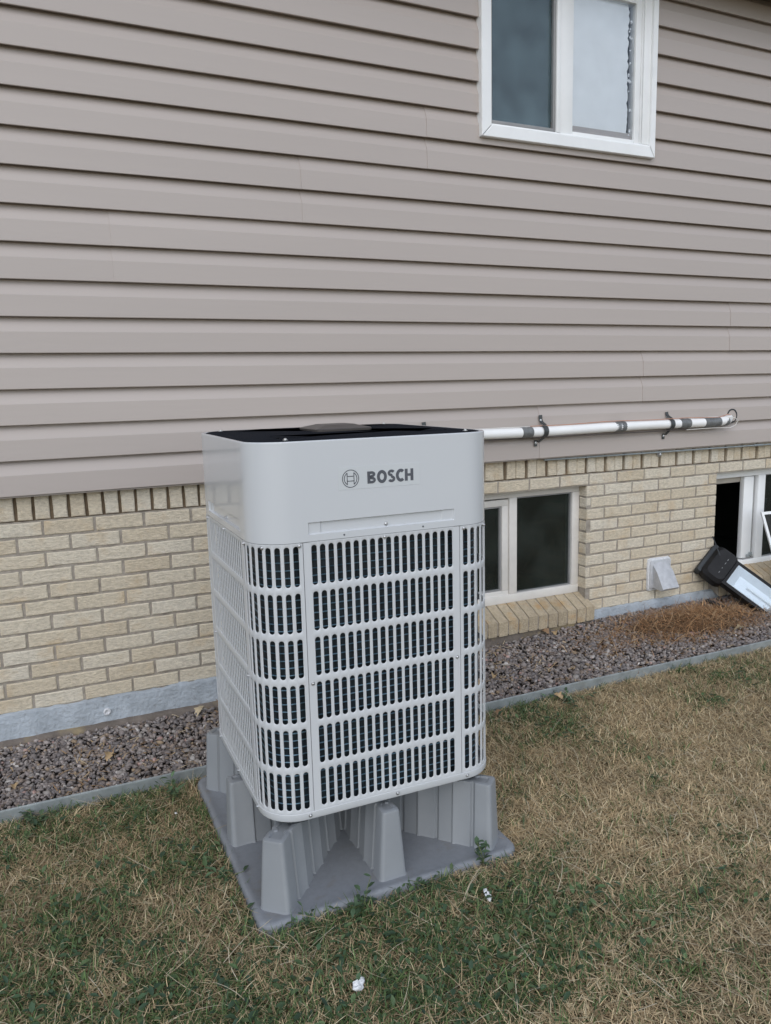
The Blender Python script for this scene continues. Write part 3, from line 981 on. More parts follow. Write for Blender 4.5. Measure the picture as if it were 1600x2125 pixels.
# base pan
us = sorted(set([k*SIDE + d for k in range(4) for d in [-FL+2*FL*i/4 for i in range(5)] + [FL+ARC*i/10 for i in range(1,10)]]))
b = MB()
b.loft([[(perim(u,i_).x, perim(u,i_).y, z-ZB0) for u in us] for i_, z in ((.030,.2615),(.004,.2615),(.0005,.2625),(-.0018,.266),(-.0018,.2835),(-.0008,.2846),(.004,.2846))], cap1=False)
b.build('base_pan', M['paint_panel'], hp, smooth=40)
for sx in (-1, 1):
    for sy in (-1, 1):
        b = MB(); cx, cy = sx*.275, sy*.30
        b.box(cx-.03, cx+.03, cy-.03, cy+.03, LEG_TOP-.002-ZB0, .2618-ZB0, .003)
        b.build('rubber_foot', M['rubber'], hp)

# top guard: black perforated plate, wire rings, central motor cap
TZ = ZT+.0015
us = sorted(set([k*SIDE + d for k in range(4) for d in [-FL+2*FL*i/6 for i in range(7)] + [FL+ARC*i/8 for i in range(1,8)]]))
b = MB()
b.loft([[(perim(u,i_).x, perim(u,i_).y, z-ZB0) for u in us] for i_, z in ((.0135,ZT-.02),(.0135,ZT-.003),(.017,ZT-.0005),(.024,ZT+.001),(.06,TZ),(.12,TZ+.003),(.2,TZ+.004))])
guard = b.build('fan_guard', M['guard'], hp, smooth=40)
def rr_ring(hx, hy, r, z): return [(x, y, z-ZB0) for x, y in rrect(hx, hy, r, 4)]
b = MB()
b.loft([rr_ring(.090,.090,.012,TZ+.000), rr_ring(.091,.091,.012,TZ+.010), rr_ring(.089,.089,.012,TZ+.0125), rr_ring(.053,.053,.010,TZ+.0215), rr_ring(.050,.050,.008,TZ+.0225)], cap0=False)
cap = b.build('motor_cap', M['cap_plastic'], hp, smooth=30)
def screw(x, y, z, nrm, parent, r=.0055, mat='screw'):
    n = Vector(nrm).normalized(); a = n.orthogonal().normalized(); c_ = n.cross(a)
    b = MB()
    cc = Vector((x, y, z))
    rg = lambda rad, h, m=8: [tuple(cc + (a*math.cos(2*math.pi*k/m) + c_*math.sin(2*math.pi*k/m))*rad + n*h) for k in range(m)]
    b.loft([rg(r*1.35, .0), rg(r*1.35, .0012), rg(r*.8, .0014), rg(r*.78, .0042), rg(r*.5, .0052)], cap0=False)
    return b.build('screw', M[mat], parent, smooth=35, recalc=True)
for x, y in ((-.262,-.33), (.29,-.318), (-.30,.30), (.30,.30)):
    screw(x, y, ZT+.002-ZB0, (0,0,1), guard)
# screws round the seam, panel edges and base pan
def uscrew(u, z, parent=hp, out=.0):
    q = perim(u, -out); q2 = perim(u, .01); d = (q-q2)
    screw(q.x, q.y, z-ZB0, (d.x, d.y, 0), parent, r=.0042)
for k in (0, 3, 1):
    c0 = k*SIDE
    for d in (-SP-.010, .0, SP+.014): uscrew(c0+d, 1.0485, out=.0002)
    for d in (-SP-.012, .02, SP+.018): uscrew(c0+d, .2745, out=.0018)
    for d in (-SP+.012, SP-.012): uscrew(c0+d, .66, out=.0002)
    screw_h = uscrew(c0+.008, 1.0840, out=-.0075)
    uscrew(c0+SP+.105, 1.047, out=.0002)
for d in (-.12, .12):
    q = perim(d, 0)
    b = MB(); cc = (q.x, q.y, 1.0665-ZB0)
    b.loft([[(cc[0]+.0028*math.cos(2*math.pi*k/8), cc[1]-h, cc[2]+.0028*math.sin(2*math.pi*k/8)) for k in range(8)] for h in (-.0005,.0008)])
    b.build('rivet_hole', M['ink'], hp, recalc=True)

# maker's label: film, emblem, lettering
FY = -HW
def on_front(wx): return wx - UC[0] + (-.0000)
b = MB(); b.box(-.131, .112, FY-.0006, FY+.0005, 1.189-ZB0, 1.251-ZB0)
film = b.build('maker_label', M['label_film'], shroud_o)
ec = (-.0965, 1.2185-ZB0); er = .0246
b = MB()
def arc_strip(r0, r1, a0, a1, n=40):
    vs = []; fs = []
    for i in range(n+1):
        a = R(a0+(a1-a0)*i/n)
        vs += [(ec[0]+r0*math.cos(a), FY-.0012, ec[1]+r0*math.sin(a)), (ec[0]+r1*math.cos(a), FY-.0012, ec[1]+r1*math.sin(a))]
    for i in range(n): fs.append((2*i, 2*i+1, 2*i+3, 2*i+2))
    b.add(vs, fs)
def strip(x0, x1, z0, z1): b.add([(ec[0]+x0,FY-.0012,ec[1]+z0),(ec[0]+x1,FY-.0012,ec[1]+z0),(ec[0]+x1,FY-.0012,ec[1]+z1),(ec[0]+x0,FY-.0012,ec[1]+z1)], [(0,1,2,3)])
lw = .0021
arc_strip(er-lw, er, 0, 360, 56)
ri = er*.70
aa = 58
arc_strip(ri, ri+lw, 180-aa, 180+aa); arc_strip(ri, ri+lw, -aa, aa)
xb = er*.40; zb_ = math.sin(R(aa))*(ri+lw)
for s in (-1, 1):
    strip(s*xb-lw/2, s*xb+lw/2, -zb_, zb_)
    strip(-xb+lw/2, xb-lw/2, s*er*.26-lw/2, s*er*.26+lw/2)
b.build('emblem', M['ink'], shroud_o)
# lettering cut as heavy sans capitals
def letters():
    b = MB()
    Hh = .0335; st = .0088
    def poly(pts_out, pts_in):
        n = len(pts_out)
        vs = [(x, FY-.0012, z) for x, z in pts_out] + [(x, FY-.0012, z) for x, z in pts_in]
        b.add(vs, [(i, (i+1) % n, n+(i+1) % n, n+i) for i in range(n)])
    def stroke(pts, w, closed=False):
        P_ = [Vector(p) for p in pts]; L_ = []; R_ = []
        m = len(P_)
        for i in range(m):
            if closed: t = (P_[(i+1) % m]-P_[i-1])
            elif i == 0: t = P_[1]-P_[0]
            elif i == m-1: t = P_[-1]-P_[-2]
            else: t = (P_[i+1]-P_[i]).normalized() + (P_[i]-P_[i-1]).normalized()
            t.normalize(); n_ = Vector((-t.y, t.x))
            L_.append(P_[i]+n_*w/2); R_.append(P_[i]-n_*w/2)
        k = m if closed else m-1
        vs = [(v.x, FY-.0012, v.y) for v in L_+R_]
        b.add(vs, [(i, (i+1) % m, m+(i+1) % m, m+i) for i in range(k)])
    z0 = 1.2012-ZB0
    def rect(x0, x1, a, c_): b.add([(x0,FY-.0012,z0+a),(x1,FY-.0012,z0+a),(x1,FY-.0012,z0+c_),(x0,FY-.0012,z0+c_)], [(0,1,2,3)])
    def ell(cx, cz, rx, rz, a0, a1, n=20): return [(cx+rx*math.cos(R(a0+(a1-a0)*i/n)), z0+cz+rz*math.sin(R(a0+(a1-a0)*i/n))) for i in range(n+1)]
    x = -.0475; hs = st/2; t = .0072
    # B
    rect(x, x+st, 0, Hh)
    q = Hh/4
    stroke([(x+st-.0005, z0+t/2)] + ell(x+.0135, q+.0006, .0080, q-t/2+.0006, -90, 90) + [(x+st-.0005, z0+2*q)], t)
    stroke([(x+st-.0005, z0+Hh-t/2)] + ell(x+.0128, 3*q, .0075, q-t/2, 90, -90) + [(x+st-.0005, z0+2*q)], t)
    x += .0285
    # O
    stroke(ell(x+.0150, Hh/2, .0150-hs, Hh/2-t/2+.0006, 0, 360-12, 30), st, True)
    x += .0322
    # S
    sp = ell(x+.0115, 3*q-.0002, .0075, q-t/2+.0008, 25, 270, 18)
    sp2 = ell(x+.0115, q+.0002, .0078, q-t/2+.0008, 90, -155, 18)
    stroke(sp + sp2[1:], t+.0004)
    x += .0250
    # C
    stroke(ell(x+.0150, Hh/2, .0150-hs, Hh/2-t/2+.0006, 48, 312, 26), st)
    x += .0275
    # H
    rect(x, x+st, 0, Hh); rect(x+.0175, x+.0175+st, 0, Hh); rect(x+st, x+.0175, Hh/2-t/2, Hh/2+t/2)
    return b.build('lettering', M['ink'], shroud_o)
letters()

# ------------------------------------------------------------------ insulated pipe and its cables
PZ, PY_, PR = 1.212, -.046, .0265
pipe = empty('insulated_pipe', (1.9, PY_, PZ))
tag(pipe, 'white insulated refrigerant pipe with grey tape bands along the siding', 'pipe')
off = (1.9, PY_, PZ)
b = MB()
path = [(.60,-.745,.50),(.60,-.70,.50),(.60,-.62,.53),(.60,-.55,.62),(.60,-.50,.80),(.605,-.40,1.00),(.63,-.27,1.13),(.70,-.14,1.195),(.80,-.07,1.212),(.95,PY_,PZ)]
path += [(x, PY_+.002*math.sin(x*7), PZ+.0025*math.sin(x*5+1)) for x in np.arange(1.05, 3.26, .08)]
path += [(3.29,PY_,1.213),(3.325,-.042,1.216),(3.355,-.030,1.221),(3.378,-.012,1.226),(3.392,.012,1.230),(3.398,.034,1.232)]
b.tube(path, PR, 16)
b.build('pipe_jacket', M['pipe'], pipe, smooth=60, off=off)
for (xa, xb_) in ((1.842,1.908),(2.462,2.535),(2.945,3.02),(3.135,3.262),(3.300,3.334)):
    b = MB()
    pts = []; rad = []
    n = 7
    for i in range(n):
        x = xa + (xb_-xa)*i/(n-1)
        y = PY_ if x < 3.29 else PY_+.005
        pts.append((x, y, PZ + .0025*math.sin(x*5+1)*(x < 3.26)))
        rad.append(PR + .0014 + .0009*((i*7) % 3) + random.uniform(-.0003,.0006))
    b.tube(pts, rad, 16)
    b.build('tape_band', M['tape'], pipe, smooth=30, off=off)
# wall sleeve where the pipe enters
b = MB()
cy_ring = lambda r_, y: [(3.400+r_*math.cos(2*math.pi*k/24), y, 1.240+r_*math.sin(2*math.pi*k/24)) for k in range(24)]
b.loft([cy_ring(.043,-.004), cy_ring(.043,-.021), cy_ring(.036,-.022), cy_ring(.035,-.006), cy_ring(.02,-.003)], cap0=False)
o = b.build('wall_sleeve', M['rubber'], None, smooth=40, recalc=True)
tag(o, 'dark round hole sleeve where the white pipe enters the siding', 'sleeve')

def cable(name, mat, f, x0, x1, label, rad=.003, step=.05, extra=()):
    b = MB()
    pts = [f(x) for x in np.arange(x0, x1, step)] + list(extra)
    b.tube(pts, rad, 6)
    o = b.build(name, M[mat], None, smooth=60)
    tag(o, label, 'cable')
cable('control_cable', 'wire_orange', lambda x: (x, PY_-.010+.006*math.sin(x*4), PZ+PR+.003+.004*math.sin(x*3.1)+.002*math.sin(x*11)), 1.90, 3.30,
      'thin orange control cable running on top of the white pipe', .0026, extra=[(3.33,-.05,1.252),(3.37,-.035,1.248),(3.39,-.01,1.24)])
cable('control_cable', 'wire_white', lambda x: (x, PY_+.014, PZ+PR-.002+.003*math.sin(x*4.1+1)), 1.05, 3.30,
      'thin white cable tucked between the pipe and the siding', .0028, extra=[(3.36,-.075,1.232),(3.395,-.070,1.215),(3.385,-.06,1.185),(3.34,-.06,1.172),(3.2,-.055,1.176),(3.0,-.052,1.174)])
cable('control_cable', 'wire_dark', lambda x: (x, PY_-.004+.004*math.sin(x*5), PZ-PR-.003-.006*abs(math.sin(x*1.7))), 1.0, 3.20,
      'dark cable hanging just below the white pipe', .0032)

def pipe_strap(x, ztop, xb_, zbot, label):
    root = empty('pipe_strap', (x, -.02, PZ))
    tag(root, label, 'bracket', 'straps holding the white pipe')
    off = (x, -.02, PZ)
    def ribbon(pts, w, name, th=.002, tilt=0):
        b = MB(); rings = []
        for i, p in enumerate(pts):
            p = Vector(p)
            t = (Vector(pts[min(i+1, len(pts)-1)]) - Vector(pts[max(i-1, 0)])).normalized()
            a = Vector((1,0,0)); a = (a - t*a.dot(t)).normalized(); n_ = t.cross(a)
            rings.append([tuple(p+a*w/2+n_*th/2), tuple(p-a*w/2+n_*th/2), tuple(p-a*w/2-n_*th/2), tuple(p+a*w/2-n_*th/2)])
        b.loft(rings)
        return b.build(name, M['strap'], root, recalc=True, off=off)
    r_ = PR+.004
    band = [(x, PY_+r_*math.cos(R(a)), PZ+r_*math.sin(R(a))) for a in range(60, 301, 15)]
    ribbon(band, .030, 'band')
    ribbon([(x+.008, PY_-.006, PZ+r_+.003), (x+.003, -.030, PZ+r_+.016), (x, -.023, PZ+r_+.026), (x-.002, -.0215, ztop)], .022, 'upper_tab')
    ribbon([(x+.004, PY_+.0, PZ-r_-.002), ((x+xb_)/2, -.030, (PZ-r_+zbot)/2), (xb_, -.023, zbot+.03), (xb_, -.0215, zbot)], .020, 'lower_tab')
    screw(x-.001-off[0], -.0235-off[1], ztop-.028-off[2], (0,-1,0), root, .0055)
    screw(xb_-off[0], -.0235-off[1], zbot+.018-off[2], (0,-1,0), root, .0055)
pipe_strap(1.985, 1.297, 1.953, 1.132, 'dark metal strap nearest the heat pump clamping the white pipe')
pipe_strap(2.872, 1.282, 2.850, 1.126, 'dark metal strap near the wall hole clamping the white pipe')
pipe_strap(1.285, 1.288, 1.27, 1.135, 'dark strap tip showing just above the back edge of the heat pump')

# thin steel conduit under the siding edge
cond = empty('conduit', (2.9, -.004, 1.05))
tag(cond, 'thin galvanised conduit clipped under the bottom edge of the siding', 'conduit')
b = MB(); b.tube([(2.03,.006,1.052),(2.4,.002,1.0505),(2.9,-.002,1.049),(3.6,-.004,1.0475),(4.4,-.004,1.046),(5.5,-.004,1.046)], .0055, 8)
b.build('rod', M['galv'], cond, smooth=60, off=(2.9,-.004,1.05))
for x in (2.862, 4.2):
    b = MB()
    rg = lambda r_, y: [(x+r_*math.cos(2*math.pi*k/6), y, 1.034+r_*math.sin(2*math.pi*k/6)) for k in range(6)]
    b.loft([rg(.016,.020), rg(.016,.016), rg(.010,.0155), rg(.010,.004), rg(.006,.002)], cap0=False)
    b.build('clip_bolt', M['screw'], cond, recalc=True, off=(2.9,-.004,1.05))
b = MB(); b.tube([(3.62,-.004,1.0475),(3.70,-.004,1.0472)], .008, 8)
b.build('coupling', M['galv'], cond, smooth=60, off=(2.9,-.004,1.05))

# ------------------------------------------------------------------ dryer vent hood on the brick
vent = empty('dryer_vent', (2.893, BY, .31))
tag(vent, 'small grey dryer vent hood caulked onto the cream brick', 'vent')
vo = (2.893, BY, .31)
rr = random.Random(11)
b = MB()
outl = rrect(.086, .094, .02, 5)
b.loft([[(2.893+x*(1.06+rr.uniform(-.03,.04)), BY-.001, .308+z*(1.06+rr.uniform(-.03,.04))) for x, z in outl],
        [(2.893+x*(1.02+rr.uniform(-.02,.03)), BY-.012, .308+z*(1.02+rr.uniform(-.02,.03))) for x, z in outl],
        [(2.893+x*.95, BY-.014, .308+z*.95) for x, z in outl]], cap0=False)
b.build('caulk_bead', M['caulk'], vent, smooth=30, recalc=True, off=vo)
b = MB()
outl = rrect(.080, .088, .014, 4)
b.loft([[(2.893+x, BY-.002, .308+z) for x, z in outl], [(2.893+x, BY-.018, .308+z) for x, z in outl], [(2.893+x*.95, BY-.021, .308+z*.95) for x, z in outl]], cap0=False)
b.build('plate', M['vent'], vent, smooth=30, recalc=True, off=vo)
b = MB()                       # wedge hood: arched top at the plate, open bottom edge out in front
n = 9
def hood_sec(t):
    y = BY-.021 - .085*t
    z_top = .383 - .115*t**1.0
    hw = .062
    return y, z_top, hw
topback = [(2.893-.060+.12*i/(n-1), BY-.020, .372+.013*math.sin(math.pi*i/(n-1))) for i in range(n)]
mid_ = [(2.893-.063+.126*i/(n-1), BY-.060, .330+.010*math.sin(math.pi*i/(n-1))) for i in range(n)]
front = [(2.893-.064+.128*i/(n-1), BY-.112, .238+.002*math.sin(math.pi*i/(n-1))) for i in range(n)]
b.loft([topback, mid_, front], cap0=False, cap1=False, closed=False)
for s in (0, n-1):
    b.add([topback[s], mid_[s], front[s], (front[s][0], BY-.100, .226), (topback[s][0], BY-.020, .232)], [(0,1,2,3,4)])
b.add([front[0], front[-1], (front[-1][0], BY-.100, .226), (front[0][0], BY-.100, .226)], [(0,1,2,3)])
b.build('hood', M['vent'], vent, smooth=40, recalc=True, off=vo)

# ------------------------------------------------------------------ work light leaning on the sill, and loose screen frame
wl = empty('work_light', (3.30, -.30, .09))
tag(wl, 'black rectangular work light with bright reflector leaning below the open window', 'work light')
def wl_frame():
    top = Vector((3.305, -.085, .322)); bot = Vector((3.56, -.40, .035))
    ax = (bot-top); L = ax.length; ax.normalize()
    face = Vector((-.40, -.62, .67)); face = (face - ax*face.dot(ax)).normalized()
    side = ax.cross(face).normalized()
    return top, ax, face, side, L
wt, wax, wface, wside, wL = wl_frame()
def W(a, s, f):
    p = wt + wax*a + wside*s + wface*f
    return (p.x-3.30, p.y+.30, p.z-.09)
def wring(a0, a1, s, f, r, n=3):
    return [W((a0+a1)/2 + x, y*.87, f) for x, y in rrect((a1-a0)/2, s, r, n)]
b = MB()
b.loft([wring(.03,wL-.02,.085,-.075,.03), wring(0.0,wL,.105,-.05,.03), wring(-.005,wL+.005,.112,-.006,.03), wring(0,wL,.110,.004,.03), wring(.012,wL-.012,.100,.006,.02), wring(.068,wL-.035,.086,.004,.006)], cap1=False)
b.build('housing', M['lamp_black'], wl, smooth=35, recalc=True)
b = MB()
b.loft([wring(.068,wL-.035,.086,.0035,.006), wring(.12,wL-.075,.050,-.040,.004)], cap0=False)
b.build('reflector', M['reflector'], wl, smooth=20)
b = MB(); b.loft([wring(.069,wL-.036,.085,.0045,.005), wring(.069,wL-.036,.085,.0062,.005)])
b.build('lens', M['lamp_glass'], wl)
b = MB()
b.tube([W(.19,-.0,-.030), W(wL-.13,0,-.030)], .006, 8); b.build('lamp_tube', M['trim'], wl, smooth=60)
b = MB()        # bulky end cap
b.loft([wring(-.075,.050,.115,-.090,.035), wring(-.095,.058,.140,-.05,.04), wring(-.09,.055,.137,-.002,.04), wring(-.07,.042,.115,.018,.035)])
b.build('end_cap', M['lamp_black'], wl, smooth=35, recalc=True)
b = MB()
b.loft([wring(-.112,-.080,.128,-.070,.014), wring(-.118,-.078,.132,-.045,.014), wring(-.112,-.080,.128,-.012,.014)])
b.build('bumper', M['rubber'], wl, smooth=35, recalc=True)
for s in (-.05, -.02, .02, .055):
    b = MB(); b.loft([[W(.000+.002*math.cos(t*1.57), s+(.010 if s != .02 else .006)*math.sin(t*1.57), f) for t in range(4)] for f in (.0175,.0192)])
    b.build('marking', M['lamp_grey'], wl, recalc=True)
b = MB()
b.loft([wring(wL-.012,wL+.035,.108,-.055,.012), wring(wL-.012,wL+.035,.108,.0065,.012)])
b.build('foot_cap', M['lamp_black'], wl, smooth=35, recalc=True)
b = MB()        # carrying handle / stand arm
b.tube([W(.30,.10,-.02), W(.28,.16,-.01), W(.22,.20,0), W(.12,.235,.0), W(.04,.25,-.01)], [.012,.013,.013,.014,.010], 8)
b.build('stand_arm', M['lamp_black'], wl, smooth=60)
b = MB()
b.tube([(3.262-3.30,-.10+.30,.40-.09),(3.30-3.30,-.02+.30,.47-.09),(3.36-3.30,.06+.30,.50-.09),(3.45-3.3,.20+.30,.48-.09)], .004, 6)
b.build('power_cord', M['rubber'], wl, smooth=60)

scr = empty('window_screen', (3.95, -.03, .2))
tag(scr, 'loose white framed insect screen leaning outside the open basement window', 'window screen')
def S(u, v, d=0.0):         # u along the bottom, v up the leaning frame
    o = Vector((3.775, -.115, .195)); e1 = Vector((.985,-.17,.02)).normalized(); e2 = Vector((-.075,.10,.42)).normalized()
    n_ = e1.cross(e2).normalized()
    p = o + e1*u + e2*v + n_*d
    return (p.x-3.95, p.y+.03, p.z-.2)
def sbar(u0, u1, v0, v1, name):
    b = MB()
    b.loft([[S(u0,v0,d), S(u1,v0,d), S(u1,v1,d), S(u0,v1,d)] for d in (-.005,.005)])
    b.build(name, M['trim'], scr, recalc=True)
sbar(0,.018,0,.44,'frame_bar'); sbar(.482,.50,0,.44,'frame_bar'); sbar(.018,.482,.422,.44,'frame_bar'); sbar(.018,.482,0,.018,'frame_bar')
m, nt, bs, nd, lk = new_mat('screen_mesh')
tr = N(nd, 'ShaderNodeBsdfTransparent'); ms = N(nd, 'ShaderNodeMixShader'); ms.inputs['Fac'].default_value = .45
bs.inputs['Base Color'].default_value = (.06,.06,.06,1); bs.inputs['Roughness'].default_value = .8
lk.new(tr.outputs[0], ms.inputs[1]); lk.new(bs.outputs[0], ms.inputs[2]); lk.new(ms.outputs[0], nd['Material Output'].inputs['Surface'])
b = MB(); b.add([S(.015,.015), S(.485,.015), S(.485,.425), S(.015,.425)], [(0,1,2,3)])
b.build('mesh', m, scr)

# ------------------------------------------------------------------ gravel
def rocks(n, xr, yr, size, zfun, seed, palette, zlift=(0, .012)):
    g = np.random.default_rng(seed)
    ico = bmesh.new(); bmesh.ops.create_icosphere(ico, subdivisions=1, radius=1.0)
    ico.verts.index_update()
    T0 = np.array([[v.index for v in f.verts] for f in ico.faces]); V0 = np.array([v.co[:] for v in ico.verts]); ico.free()
    nv = len(V0)
    x = g.uniform(*xr, n); y = g.uniform(*yr, n)
    z = np.array([zfun(a, b_) for a, b_ in zip(x, y)]) + g.uniform(*zlift, n)
    s = size*np.exp(g.normal(0, .28, n))
    V = V0[None] * np.exp(g.normal(0, .17, (n, nv)))[:, :, None]
    # flatten random directions so that the stones look crushed
    for _ in range(6):
        d = g.normal(size=(n, 3)); d /= np.linalg.norm(d, axis=1)[:, None]
        lim = g.uniform(.30, .62, n)
        dist = np.einsum('nvk,nk->nv', V, d)
        V -= (np.clip(dist - lim[:, None], 0, None))[:, :, None]*d[:, None, :]
    V *= (np.stack([g.uniform(.7,1.25,n), g.uniform(.6,1.0,n), g.uniform(.5,.85,n)], 1))[:, None, :]
    a = g.uniform(0, 2*np.pi, n); t = g.normal(0, .45, n)
    ca, sa, ct, st_ = np.cos(a), np.sin(a), np.cos(t), np.sin(t)
    y1 = V[:,:,1]*ct[:,None]-V[:,:,2]*st_[:,None]; z1 = V[:,:,1]*st_[:,None]+V[:,:,2]*ct[:,None]
    x2 = V[:,:,0]*ca[:,None]-y1*sa[:,None]; y2 = V[:,:,0]*sa[:,None]+y1*ca[:,None]
    V = np.stack([x2, y2, z1], 2)*s[:, None, None]/2 + np.stack([x, y, z], 1)[:, None, :]
    T = (T0[None] + (np.arange(n)*nv)[:, None, None]).reshape(-1, 3)
    pal = np.array([p[:3] for p in palette]); wts = np.array([p[3] for p in palette]); wts = wts/wts.sum()
    c = pal[g.choice(len(pal), n, p=wts)]*np.exp(g.normal(0, .16, n))[:, None]
    C = np.repeat(c, nv, 0)
    return V.reshape(-1, 3), T, C
pal = [(.245,.213,.200,5), (.185,.168,.165,4), (.305,.268,.248,3), (.25,.20,.165,2.2), (.36,.33,.305,1.4), (.50,.47,.44,.35), (.38,.26,.23,.25), (.33,.25,.17,.5)]
V, T, C = rocks(30000, (-1.7, 4.4), (EDGE_Y+.012, .03), .0228, bed_z, 5, pal)
keep = None
me = np_tri_mesh('gravel', V, T, C, M['stone'])
tag(link('gravel', me), 'crushed grey and mauve gravel in the bed along the wall', 'gravel', kind='stuff')

# ------------------------------------------------------------------ blades (grass, straw)
Rc = np.array(cam.rotation_euler.to_matrix())
Cc = np.array(cam.location)
def to_px(P):
    v = (P - Cc) @ Rc
    return 800 + 1588.6*v[:,0]/-v[:,2], 1062.5 - 1588.6*v[:,1]/-v[:,2]
def vnoise(x, y, s, seed):
    """cheap smooth value noise"""
    g = np.random.default_rng(seed); tab = g.random((64, 64))
    u, v = x*s + 1000, y*s + 1000
    i, j = np.floor(u).astype(int), np.floor(v).astype(int)
    fu, fv = u-i, v-j; fu = fu*fu*(3-2*fu); fv = fv*fv*(3-2*fv)
    t = lambda a, b_: tab[a % 64, b_ % 64]
    return (t(i,j)*(1-fu)+t(i+1,j)*fu)*(1-fv) + (t(i,j+1)*(1-fu)+t(i+1,j+1)*fu)*fv
def fbm(x, y, s, seed): return (vnoise(x,y,s,seed)*.5 + vnoise(x,y,s*2.1,seed+1)*.3 + vnoise(x,y,s*4.3,seed+2)*.2)
GREEN = [(-.55,-1.35,.35,.75), (-.10,-1.75,.30,.60), (-.12,-1.05,.16,.7), (-.62,-.95,.25,.35), (.48,-1.95,.20,.75), (.60,-1.75,.16,.6),
         (1.55,-.80,.30,.75), (2.4,-.72,.30,.45), (1.05,-1.30,.10,.5), (1.5,-1.45,.10,.5), (-.25,-.72,.20,.6), (.35,-1.62,.22,.45), (.2,-2.05,.2,.45),
         (-.45,-.68,.2,.5), (1.95,-1.15,.12,.4), (2.2,-1.0,.10,.4), (.95,-1.15,.14,.35)]
def greenness(x, y):
    g = (fbm(x, y, 2.2, 21)-.5)*1.15 + (fbm(x, y, 7, 31)-.5)*.9 + .20
    for gx, gy, gr, ga in GREEN: g = g + ga*.62*np.exp(-((x-gx)**2+(y-gy)**2)/gr**2)
    g = g + .05 - .20*np.clip((x-.8)/1.2, 0, 1)
    g = 1/(1+np.exp(-(g-.53)*5.5))
    return np.clip(g*.9, .04, .80)
def in_pad(x, y, m=0.0):
    return (np.abs(x-SC.x) < PX-m) & (np.abs(y-SC.y) < PY-m)

def blades(x, y, z, length, width, heading, elev, bend, colr, g, seg=3, curl_s=.35):
    n = len(x)
    lev = []
    px_, py_, pz = x.copy(), y.copy(), z.copy()
    hx, hy = np.cos(heading), np.sin(heading)
    wx, wy = -hy, hx
    curl = g.normal(0, curl_s, n)
    V = np.empty((n, seg*2+1, 3)); C = np.empty((n, seg*2+1, 3))
    for k in range(seg):
        w = width*(1 - .55*k/seg)/2
        V[:,2*k] = np.stack([px_-wx*w, py_-wy*w, pz], 1); V[:,2*k+1] = np.stack([px_+wx*w, py_+wy*w, pz], 1)
        C[:,2*k] = C[:,2*k+1] = colr
        e = elev + bend*(k/seg)
        st = length/seg
        px_ = px_ + hx*np.cos(e)*st; py_ = py_ + hy*np.cos(e)*st; pz = np.maximum(pz + np.sin(e)*st, .002 + z*.5)
        heading = heading + curl/seg; hx, hy = np.cos(heading), np.sin(heading); wx, wy = -hy, hx
    V[:,2*seg] = np.stack([px_, py_, pz], 1); C[:,2*seg] = colr
    tri = []
    for k in range(seg-1): tri += [(2*k,2*k+1,2*k+3), (2*k,2*k+3,2*k+2)]
    tri.append((2*seg-2, 2*seg-1, 2*seg))
    nv = 2*seg+1
    T = (np.array(tri)[None] + (np.arange(n)*nv)[:, None, None]).reshape(-1, 3)
    return V.reshape(-1,3), T, C.reshape(-1,3)

def scatter(n_dense, dens_out, g):
    """root points, dense where the camera looks"""
    xa, xb_, ya, yb = -1.9, 4.6, -3.1, EDGE_Y-.004
    A = (xb_-xa)*(yb-ya)
    m = int(n_dense*A)
    x = g.uniform(xa, xb_, m); y = g.uniform(ya, yb, m)
    u, v = to_px(np.stack([x, y, np.zeros(m)], 1))
    vis = (u > -110) & (u < 1710) & (v < 2260) & (v > 1000)
    keep = (vis | (g.random(m) < dens_out/n_dense)) & ~in_pad(x, y, -.002)
    return x[keep], y[keep]

g = np.random.default_rng(77)
dry_pal = np.array([(.52,.415,.25), (.43,.33,.19), (.60,.51,.335), (.33,.24,.135), (.47,.35,.205), (.26,.19,.11)])
grn_pal = np.array([(.068,.115,.042), (.098,.152,.050), (.052,.092,.042), (.120,.168,.064), (.15,.18,.068)])
pw = np.array([.24,.24,.14,.14,.14,.10])
# short matted thatch, then longer straw and green blades growing through it
layers = []
x, y = scatter(30000, 3500, g); n = len(x)
gr = greenness(x, y); isg = g.random(n) < gr*.55
tone = ((.68+.62*fbm(x, y, 1.7, 91))*(.72+.56*fbm(x, y, 13, 93)))[:,None]
cd = dry_pal[g.choice(6, n, p=[.18,.28,.06,.20,.16,.12])]*np.exp(g.normal(0,.15,n))[:,None]*tone
cg = grn_pal[g.choice(5, n, p=[.30,.24,.24,.14,.08])]*np.exp(g.normal(0,.2,n))[:,None]
layers.append(blades(x, y, g.uniform(-.008,.010,n), g.uniform(.014,.036,n), g.uniform(.0020,.0034,n), g.uniform(0,2*np.pi,n), g.uniform(.0,1.0,n), g.uniform(-.9,.1,n),
                     np.where(isg[:,None], cg, cd), g, seg=2, curl_s=.4))
x, y = scatter(20000, 2500, g); n = len(x)
gr = greenness(x, y); isg = g.random(n) < gr*.85
tone = ((.78+.6*fbm(x, y, 1.7, 91))*(.78+.44*fbm(x, y, 13, 93)))[:,None]
cd = dry_pal[g.choice(6, n, p=pw)]*np.exp(g.normal(0,.18,n))[:,None]*tone
cg = grn_pal[g.choice(5, n, p=[.28,.26,.22,.16,.08])]*np.exp(g.normal(0,.2,n))[:,None]
layers.append(blades(x, y, np.where(isg, g.uniform(-.004,.014,n), g.uniform(-.002,.018,n)), np.where(isg, g.uniform(.020,.055,n), g.uniform(.022,.062,n)),
                     np.where(isg, g.uniform(.0020,.0038,n), g.uniform(.0015,.0028,n)), g.uniform(0,2*np.pi,n),
                     np.where(isg, g.uniform(.2,1.25,n), g.uniform(-.05,.6,n)), np.where(isg, g.uniform(-1.3,-.1,n), g.uniform(-.8,.2,n)),
                     np.where(isg[:,None], cg, cd), g, curl_s=.45))
